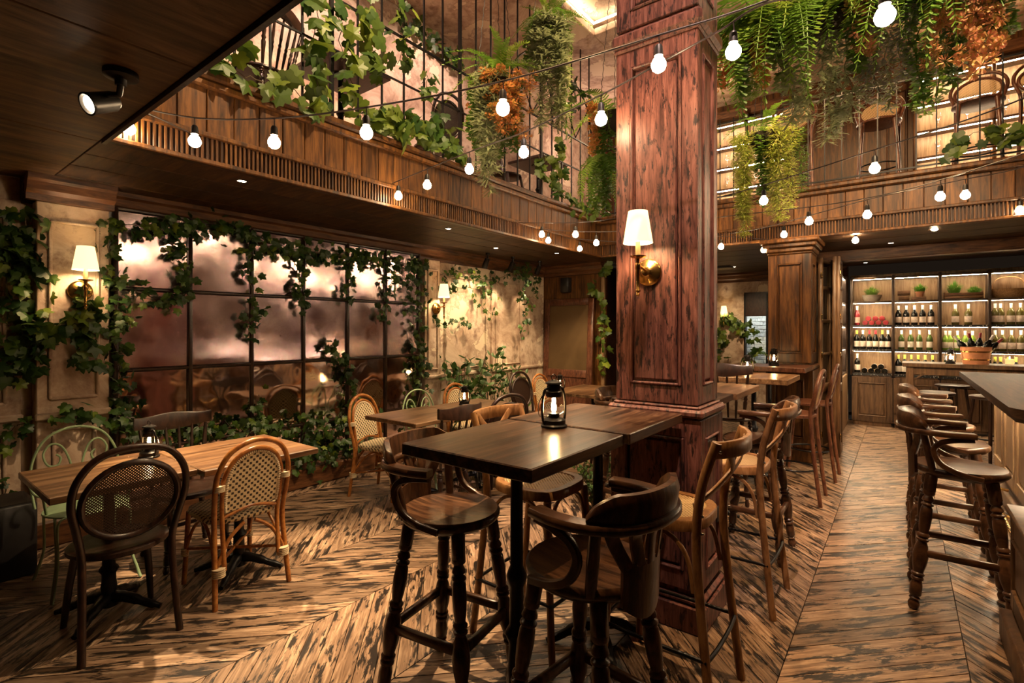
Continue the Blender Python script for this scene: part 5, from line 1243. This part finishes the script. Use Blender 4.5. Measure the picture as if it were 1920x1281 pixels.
vine('small ivy sprig on the plaster wall below the lamp', [wx(XW, [(815, 600), (840, 610), (870, 600), (875, 615)])], 24, .06, OX)
vine('bright green vine trailing down the post of the stair opening', [[on_y(u, v, 7.02) for u, v in [(1150, 490), (1125, 515), (1108, 545)]], [on_y(u, v, 7.02) for u, v in [(1120, 540), (1132, 590), (1134, 650), (1136, 700)]]], 46, .06, (0, -1, .1), (.08, .14), ('grape', 'grape2'))
vine('ivy in front of the far window and wall lamp', [[on_y(u, v, 9.95) for u, v in [(1385, 590), (1355, 600), (1352, 640), (1348, 680)]], [on_y(u, v, 9.93) for u, v in [(1405, 600), (1415, 640), (1410, 690)]], [on_y(u, v, 9.95) for u, v in [(1360, 600), (1400, 620)]]], 70, .13, (0, -1, .1), (.10, .17), ('grape2', 'ivy'))
# shrubs standing by the plaster wall
def shrub(label, base, h, rad, stems, per, size=(.028, .045)):
    t = thing('shrub', label, 'shrub', tuple(base))
    for s in range(stems):
        a = R.uniform(0, 2*PI); k = R.uniform(.2, 1); top = Vector((math.cos(a)*rad*k, math.sin(a)*rad*k, h*R.uniform(.6, 1.0)))
        P = cr([(0, 0, 0), tuple(top*.5 + rv(.03)), tuple(top)], 4)
        MB().tube(P, .004, 5).build('stem', 'stem_brown', t)
        for _ in range(per):
            q = R.uniform(.25, 1)*(len(P)-1); i = min(len(P)-2, int(q)); p = P[i].lerp(P[i+1], q-i) + rv(.05)
            place_leaf(LM['shrub'], t, p, (R.uniform(-1, 1), R.uniform(-1, 1), .6), rv(1) + Vector((0, 0, .2)), R.uniform(*size)*1.25)
    return t
shrub('tall dense shrub growing against the plaster wall', (-4.42, 4.74, .0), 1.25, .32, 20, 15, (.07, .11))
shrub('airy thin-stemmed shrub right of the dense one', (-4.48, 5.35, .0), 1.25, .26, 14, 17, (.05, .085))
shrub('low shrub beside the dark bentwood chair by the wall', (-4.48, 6.0, 0), .98, .25, 14, 17, (.05, .085))
shrub('small green bush on the floor behind the high table', (-2.02, 3.75, 0), .42, .20, 12, 18, (.03, .05))
bx = thing('planter_box', 'dark planter at the left edge behind the mint chair', 'planter', (-4.40, .42, 0))
MB().box((0, 0, .22), (.36, .55, .44), None, .01).build('box', 'black_plastic', bx); MB().box((0, 0, .425), (.32, .5, .04)).build('soil', 'soil', bx)
# vines of the upper railing
XR = VX + .03
vine('large-leaved vine on the left end of the upper railing', [wx(XR, [(380, 110), (430, 130), (480, 150), (530, 170)]), wx(XR, [(440, 60), (425, 120)]), wx(XR, [(520, 130), (560, 180), (610, 215)])], 36, .09, (1, -.3, .1), (.09, .15), ('grape', 'grape2'))
vine('large-leaved vine climbing the middle of the upper railing', [wx(XR, [(600, 0), (590, 60), (590, 110), (600, 190)]), wx(XR, [(640, 20), (640, 90), (660, 150), (665, 200)]), wx(XR, [(700, 0), (690, 70), (720, 130)])], 78, .12, (1, -.3, .1), (.09, .16), ('grape', 'grape2'))
vine('green vine running along the foot of the upper railing', [wx(XR, [(680, 215), (740, 235), (800, 255), (870, 290)]), wx(XR, [(720, 240), (780, 225), (850, 250)])], 120, .11, (1, -.3, .1), (.09, .14), ('grape', 'grape2'))
vine('vine with dangling shoots at the top of the upper railing', [wx(XR, [(740, 0), (760, 60), (745, 120)]), wx(XR, [(800, 140), (805, 190), (830, 215)])], 40, .12, (1, -.3, .1), (.07, .12), ('grape', 'ivy'))
vine('dark ivy on the gallery wall behind the railing', [wx(-4.7, [(770, 40), (810, 80), (850, 110), (855, 130)])], 50, .14, (1, -.3, .1), (.08, .13))
vine('bright vine near the far corner of the upper railing', [wx(XR, [(1010, 290), (1020, 330), (1060, 370), (1110, 400)]), wx(XR, [(1060, 260), (1040, 300), (1050, 340)]), wx(XR, [(1120, 300), (1110, 350), (1130, 390)])], 110, .14, (1, -.3, .1), (.08, .13), ('grape', 'grape2'))
vine('vine on the iron arch near the gallery corner', [wx(XR, [(1040, 110), (1060, 150), (1090, 170)]), wx(XR, [(1020, 190), (1050, 200), (1080, 190)])], 34, .10, (1, -.3, .1), (.08, .12), ('grape', 'ivy'))
vine('leafy shoots on the railing before the lit upper shelves', [[on_y(u, v, VY1-.03) for u, v in [(1775, 285), (1810, 260), (1850, 240)]], [on_y(u, v, VY1-.03) for u, v in [(1850, 240), (1890, 260), (1920, 250)]]], 30, .10, (0, -1, .1), (.09, .14), ('grape', 'ivy'))
# hanging planters: fronds and trailing strands
def frond_mesh(seed):
    q = random.Random(seed); m = MB(); n = 26; L = 1.0
    P = [Vector((0, L*k/n, .38*math.sin(k/n*PI*.75)*.8 - .55*(k/n)**2.2)) for k in range(n+1)]
    for k in range(n):
        m.add([tuple(P[k]+Vector((-.004, 0, 0))), tuple(P[k]+Vector((.004, 0, 0))), tuple(P[k+1]+Vector((.003, 0, 0))), tuple(P[k+1]+Vector((-.003, 0, 0)))], [(0,1,2,3)])
        wl = .135*math.sin(min(1, (k+2)/7)*PI/2)*(1 - (k/n)**2.5)
        for s in (-1, 1):
            b = P[k]; t = b + Vector((s*wl, .03+q.uniform(-.01, .01), -.02 + q.uniform(-.02, .02))); d = Vector((0, .013, 0))
            m.add([tuple(b-d), tuple(b+d), tuple(t+d*.5+Vector((-s*wl*.15, .008, 0))), tuple(t), tuple(t-d*.6+Vector((-s*wl*.2, -.004, 0)))], [(0,4,3,2,1)] if s > 0 else [(0,1,2,3,4)])
    return m.data('fern_frond', 'fern_leaf', 0)
def strand_mesh(name, mat, seed, n, rad, wd, ln, fork=True, taper=.5):
    """unit-long hanging strand: many small blades round a stem"""
    q = random.Random(seed); m = MB()
    wob = [Vector((q.uniform(-.03, .03), q.uniform(-.03, .03), 0)) for _ in range(8)]
    st = cr([tuple(Vector((0, 0, -k/7)) + wob[k]) for k in range(8)], 4)
    m.tube(st, .004, 4)
    for _ in range(n):
        u = q.random(); i = min(len(st)-2, int(u*(len(st)-1))); p = st[i].lerp(st[i+1], u*(len(st)-1)-i)
        a = q.uniform(0, 2*PI); rr = rad*(1 - taper*u)*q.uniform(.3, 1); d = Vector((math.cos(a), math.sin(a), q.uniform(-1.0, .3)))
        p = p + Vector((math.cos(a), math.sin(a), 0))*rr*.5; e = p + d.normalized()*ln*q.uniform(.6, 1.2)
        s = Vector((-math.sin(a), math.cos(a), q.uniform(-.4, .4)))*wd
        m.add([tuple(p-s*.4), tuple(p+s*.4), tuple(e+s*.5), tuple(e-s*.5)], [(0,1,2,3)])
        if fork:
            for w in (-1, 1):
                e2 = e + (d.normalized() + s.normalized()*w*.9).normalized()*ln*.5
                m.add([tuple(e-s*.35), tuple(e+s*.35), tuple(e2)], [(0,1,2)])
    return m.data(name, mat, 0)
def flower_mesh(name, mat, seed):
    q = random.Random(seed); m = MB()
    st = [Vector((q.uniform(-.02, .02), q.uniform(-.02, .02), -k/9)) for k in range(10)]
    m.tube(st, .005, 4)
    for k in range(1, 10):
        for c in range(4):
            ce = st[k] + Vector((q.uniform(-.10, .10), q.uniform(-.10, .10), q.uniform(-.05, .05))); r = q.uniform(.045, .075)
            for _ in range(34):
                d = Vector((q.gauss(0, 1), q.gauss(0, 1), q.gauss(0, 1))).normalized(); s = d.orthogonal().normalized()*.011; p = ce + d*r
                m.add([tuple(ce+d*r*.25), tuple(p+s), tuple(p+d*.012), tuple(p-s)], [(0,1,2,3)])
    return m.data(name, mat, 0)
FR = [frond_mesh(k) for k in range(3)]
SM = {'sage': strand_mesh('sage_strand', 'sage_leaf', 1, 260, .10, .020, .075), 'yellow': strand_mesh('feathery_strand', 'yellow_leaf', 2, 1000, .13, .008, .06, False), 'moss': strand_mesh('leafy_strand', 'moss_leaf', 3, 330, .13, .030, .045, False),
      'green': strand_mesh('leafy_strand', 'fern_leaf', 4, 420, .14, .022, .04, False), 'lav': strand_mesh('lavender_strand', 'lavender_sprig', 5, 480, .13, .014, .045, False), 'fine': strand_mesh('fine_strand', 'moss_leaf', 6, 420, .12, .010, .06, True)}
FM = {'orange': flower_mesh('flower_strand', 'orange_flower', 7), 'pink': flower_mesh('flower_strand', 'pink_flower', 8)}
def hang(parent, me, p, ln, wd=None, rz=None):
    o = link(me.name.split('.')[0], me, parent); o.location = p; o.scale = (wd or ln*.8, wd or ln*.8, ln); o.rotation_euler = (R.uniform(-.06, .06), R.uniform(-.06, .06), R.uniform(0, 6)); return o
def fern(parent, p, n, ln, a0=0, a1=2*PI, pitch=(-.3, .5)):
    for k in range(n):
        o = link('fern_frond', R.choice(FR), parent); a = a0 + (a1-a0)*(k+R.random()*.6)/n; s = ln*R.uniform(.75, 1.1)
        o.location = p; o.scale = (s, s, s); o.rotation_euler = (R.uniform(*pitch), R.uniform(-.25, .25), a)
def basket(t, z=0.0, r=.17):
    MB().lathe([(0, -.16), (.08, -.155), (.14, -.09), (r, 0), (r-.012, 0), (0, -.03)], 18).build('basket', 'soil', t)
    for k in range(3):
        a = k*2*PI/3; m = MB(); 
        p0 = Vector((math.cos(a)*r, math.sin(a)*r, 0)); p1 = Vector((0, 0, 1.75)) 
        n = 44
        path = []
        for i in range(n+1):
            q = p0.lerp(p1, i/n); path.append(q + Vector((math.cos(i*PI/1.0)*.004, math.sin(i*PI/2)*.004, 0)))
        m.tube(path, .0028, 5).build('chain', 'iron', t)
h1 = thing('hanging_basket', 'hanging basket with ferns, orange flowers and sage trails left of the column', 'hanging plant', (-2.66, 3.25, 3.52))
basket(h1); fern(h1, (0, 0, .02), 22, .44, 0, 2*PI, (-.1, .9))
for dx, dy, k, ln, wd in [(-.02, -.12, 'sage', .85, .75), (.05, -.14, 'sage', .75, .8), (.03, -.10, 'sage', .95, .7), (.0, -.16, 'sage', .5, .8), (-.17, -.05, 'green', .6, .8), (-.13, -.12, 'moss', .5, .8), (-.2, 0, 'green', .55, .7), (.08, -.1, 'sage', .8, .7), (.15, .05, 'moss', .6, .9), (-.05, .1, 'moss', .6, .9)]:
    hang(h1, SM[k], (dx, dy, .05), ln, wd)
for dx, dy, ln, wd in [(.17, -.06, .5, .75), (.12, -.14, .42, .75), (.2, .04, .55, .8), (-.22, .02, .55, .6)]: hang(h1, FM['orange'], (dx, dy, .08), ln, wd)
h2 = thing('hanging_basket', 'hanging basket of long pale green trails high left of the column', 'hanging plant', (-2.78, 4.22, 4.52))
basket(h2); fern(h2, (0, 0, .02), 14, .4, 0, 2*PI, (-1.0, .2)); fern(h2, (0, 0, 0), 10, .35, 0, 2*PI, (.1, .9))
for dx, dy, k, ln, wd in [(.05, -.1, 'sage', 1.05, .8), (.12, -.04, 'sage', .95, .8), (0, .05, 'sage', .9, .8), (.16, .06, 'fine', 1.0, .8), (-.15, 0, 'green', .5, .7), (-.1, -.1, 'moss', .45, .8), (.1, .1, 'sage', 1.0, .8), (.14, -.12, 'sage', .5, .9), (-.02, -.17, 'sage', .5, 1.0), (-.16, -.08, 'moss', .4, .9), (.18, -.02, 'sage', .6, .9), (.06, -.17, 'sage', .6, .9)]: hang(h2, SM[k], (dx, dy, 0), ln, wd)
h3 = thing('hanging_basket', 'hanging basket of ferns and orange flowers half hidden behind the column', 'hanging plant', (-2.02, 4.15, 3.40))
basket(h3); fern(h3, (0, 0, 0), 14, .5, 0, 2*PI, (-.5, .5))
for dx, dy, k, ln, wd in [(-.08, -.08, 'green', .75, .8), (-.15, 0, 'moss', .85, .8), (-.02, -.12, 'moss', .9, .8), (.05, .0, 'green', .9, .8)]: hang(h3, SM[k], (dx, dy, 0), ln, wd)
fern(h3, (-.08, -.08, -.35), 10, .5, 0, 2*PI, (-1.1, -.6))
for dx, dy in ((-.18, -.02), (-.14, -.08)): hang(h3, FM['orange'], (dx, dy, .15), .42, .6)
h4 = thing('hanging_basket', 'hanging basket of feathery yellow-green trails right of the column', 'hanging plant', (-1.05, 5.45, 3.40))
basket(h4); fern(h4, (0, 0, .05), 8, .4, 0, 2*PI, (-.2, .6))
for dx, dy, k, ln, wd in [(-.20, -.10, 'yellow', 1.0, .95), (-.15, -.15, 'yellow', .85, 1.0), (.15, -.12, 'yellow', .90, 1.0), (.2, -.05, 'yellow', .78, .9), (.1, -.16, 'yellow', .82, .9), (-.24, -.04, 'yellow', .8, .9), (0, -.12, 'moss', .62, .95), (-.04, 0, 'moss', .7, .9), (.06, .05, 'green', .6, .9), (.27, .05, 'fine', .6, .7), (0, .1, 'moss', .5, .9)]: hang(h4, SM[k], (dx, dy, .02), ln, wd)
h5 = thing('hanging_planter', 'long hanging trough of ferns, pink flowers and trailing greenery at upper right', 'hanging plant', (-.2, 4.22, 3.72))
MB().box((0, 0, -.06), (1.75, .24, .16), None, .02).build('trough', 'soil', h5)
for x in (-.75, .75):
    MB().tube([(x, 0, .02), (x, 0, 1.66)], .004, 5).build('chain', 'iron', h5)
for k in range(34):
    x = R.uniform(-.85, .85); fern(h5, (x, R.uniform(-.1, .1), .02), 2, R.uniform(.55, .8), PI*.6, PI*1.5, (-.45, .35))
for k in range(22):
    fern(h5, (-.85 + 1.7*k/21, -.1, .03), 1, R.uniform(.5, .8), PI*.8, PI*1.3, (-1.15, -.55))
for u_ in (1395, 1410, 1480, 1500, 1520):
    r_ = ray(u_, 60); fern(h5, (r_.x*(4.1/r_.y) + .2, -.13, .08), 1, .85, PI*.95, PI*1.05, (-1.2, -.9))
fern(h5, (-.62, -.1, 0), 7, .85, PI*.55, PI*1.2, (-.55, -.1)); fern(h5, (.72, -.1, 0), 8, .75, PI*.9, PI*1.6, (-.5, 0))
XT = lambda u: (lambda r: r.x*(4.15/r.y) + .2)(ray(u, 100))
for u, k, ln, wd in [(1380, 'fine', .5, .8), (1400, 'green', .45, .8), (1420, 'green', .5, .8), (1480, 'sage', .78, .8), (1505, 'sage', .72, .7), (1540, 'sage', .92, .8), (1560, 'sage', .88, .8), (1580, 'sage', .78, .8), (1640, 'lav', .72, .9), (1660, 'lav', .80, .9), (1620, 'lav', .7, .8), (1690, 'lav', .62, .9), (1705, 'green', .82, .9), (1725, 'green', .88, .9), (1750, 'green', .8, .9), (1780, 'moss', .72, .9), (1800, 'green', .6, .9), (1460, 'moss', .5, .9), (1600, 'moss', .5, .9), (1850, 'moss', .5, .9), (1890, 'green', .5, .9)]:
    hang(h5, SM[k], (XT(u), R.uniform(-.12, -.02), .02), ln, wd)
for u, k, ln, wd in [(1360, 'orange', .4, .7), (1432, 'orange', .45, .5), (1610, 'pink', .42, .6), (1765, 'pink', .62, .62), (1785, 'pink', .42, .6), (1825, 'pink', .72, .66), (1850, 'pink', .62, .66), (1845, 'pink', .5, .66)]:
    hang(h5, FM[k], (XT(u), -.14, .05), ln, wd)
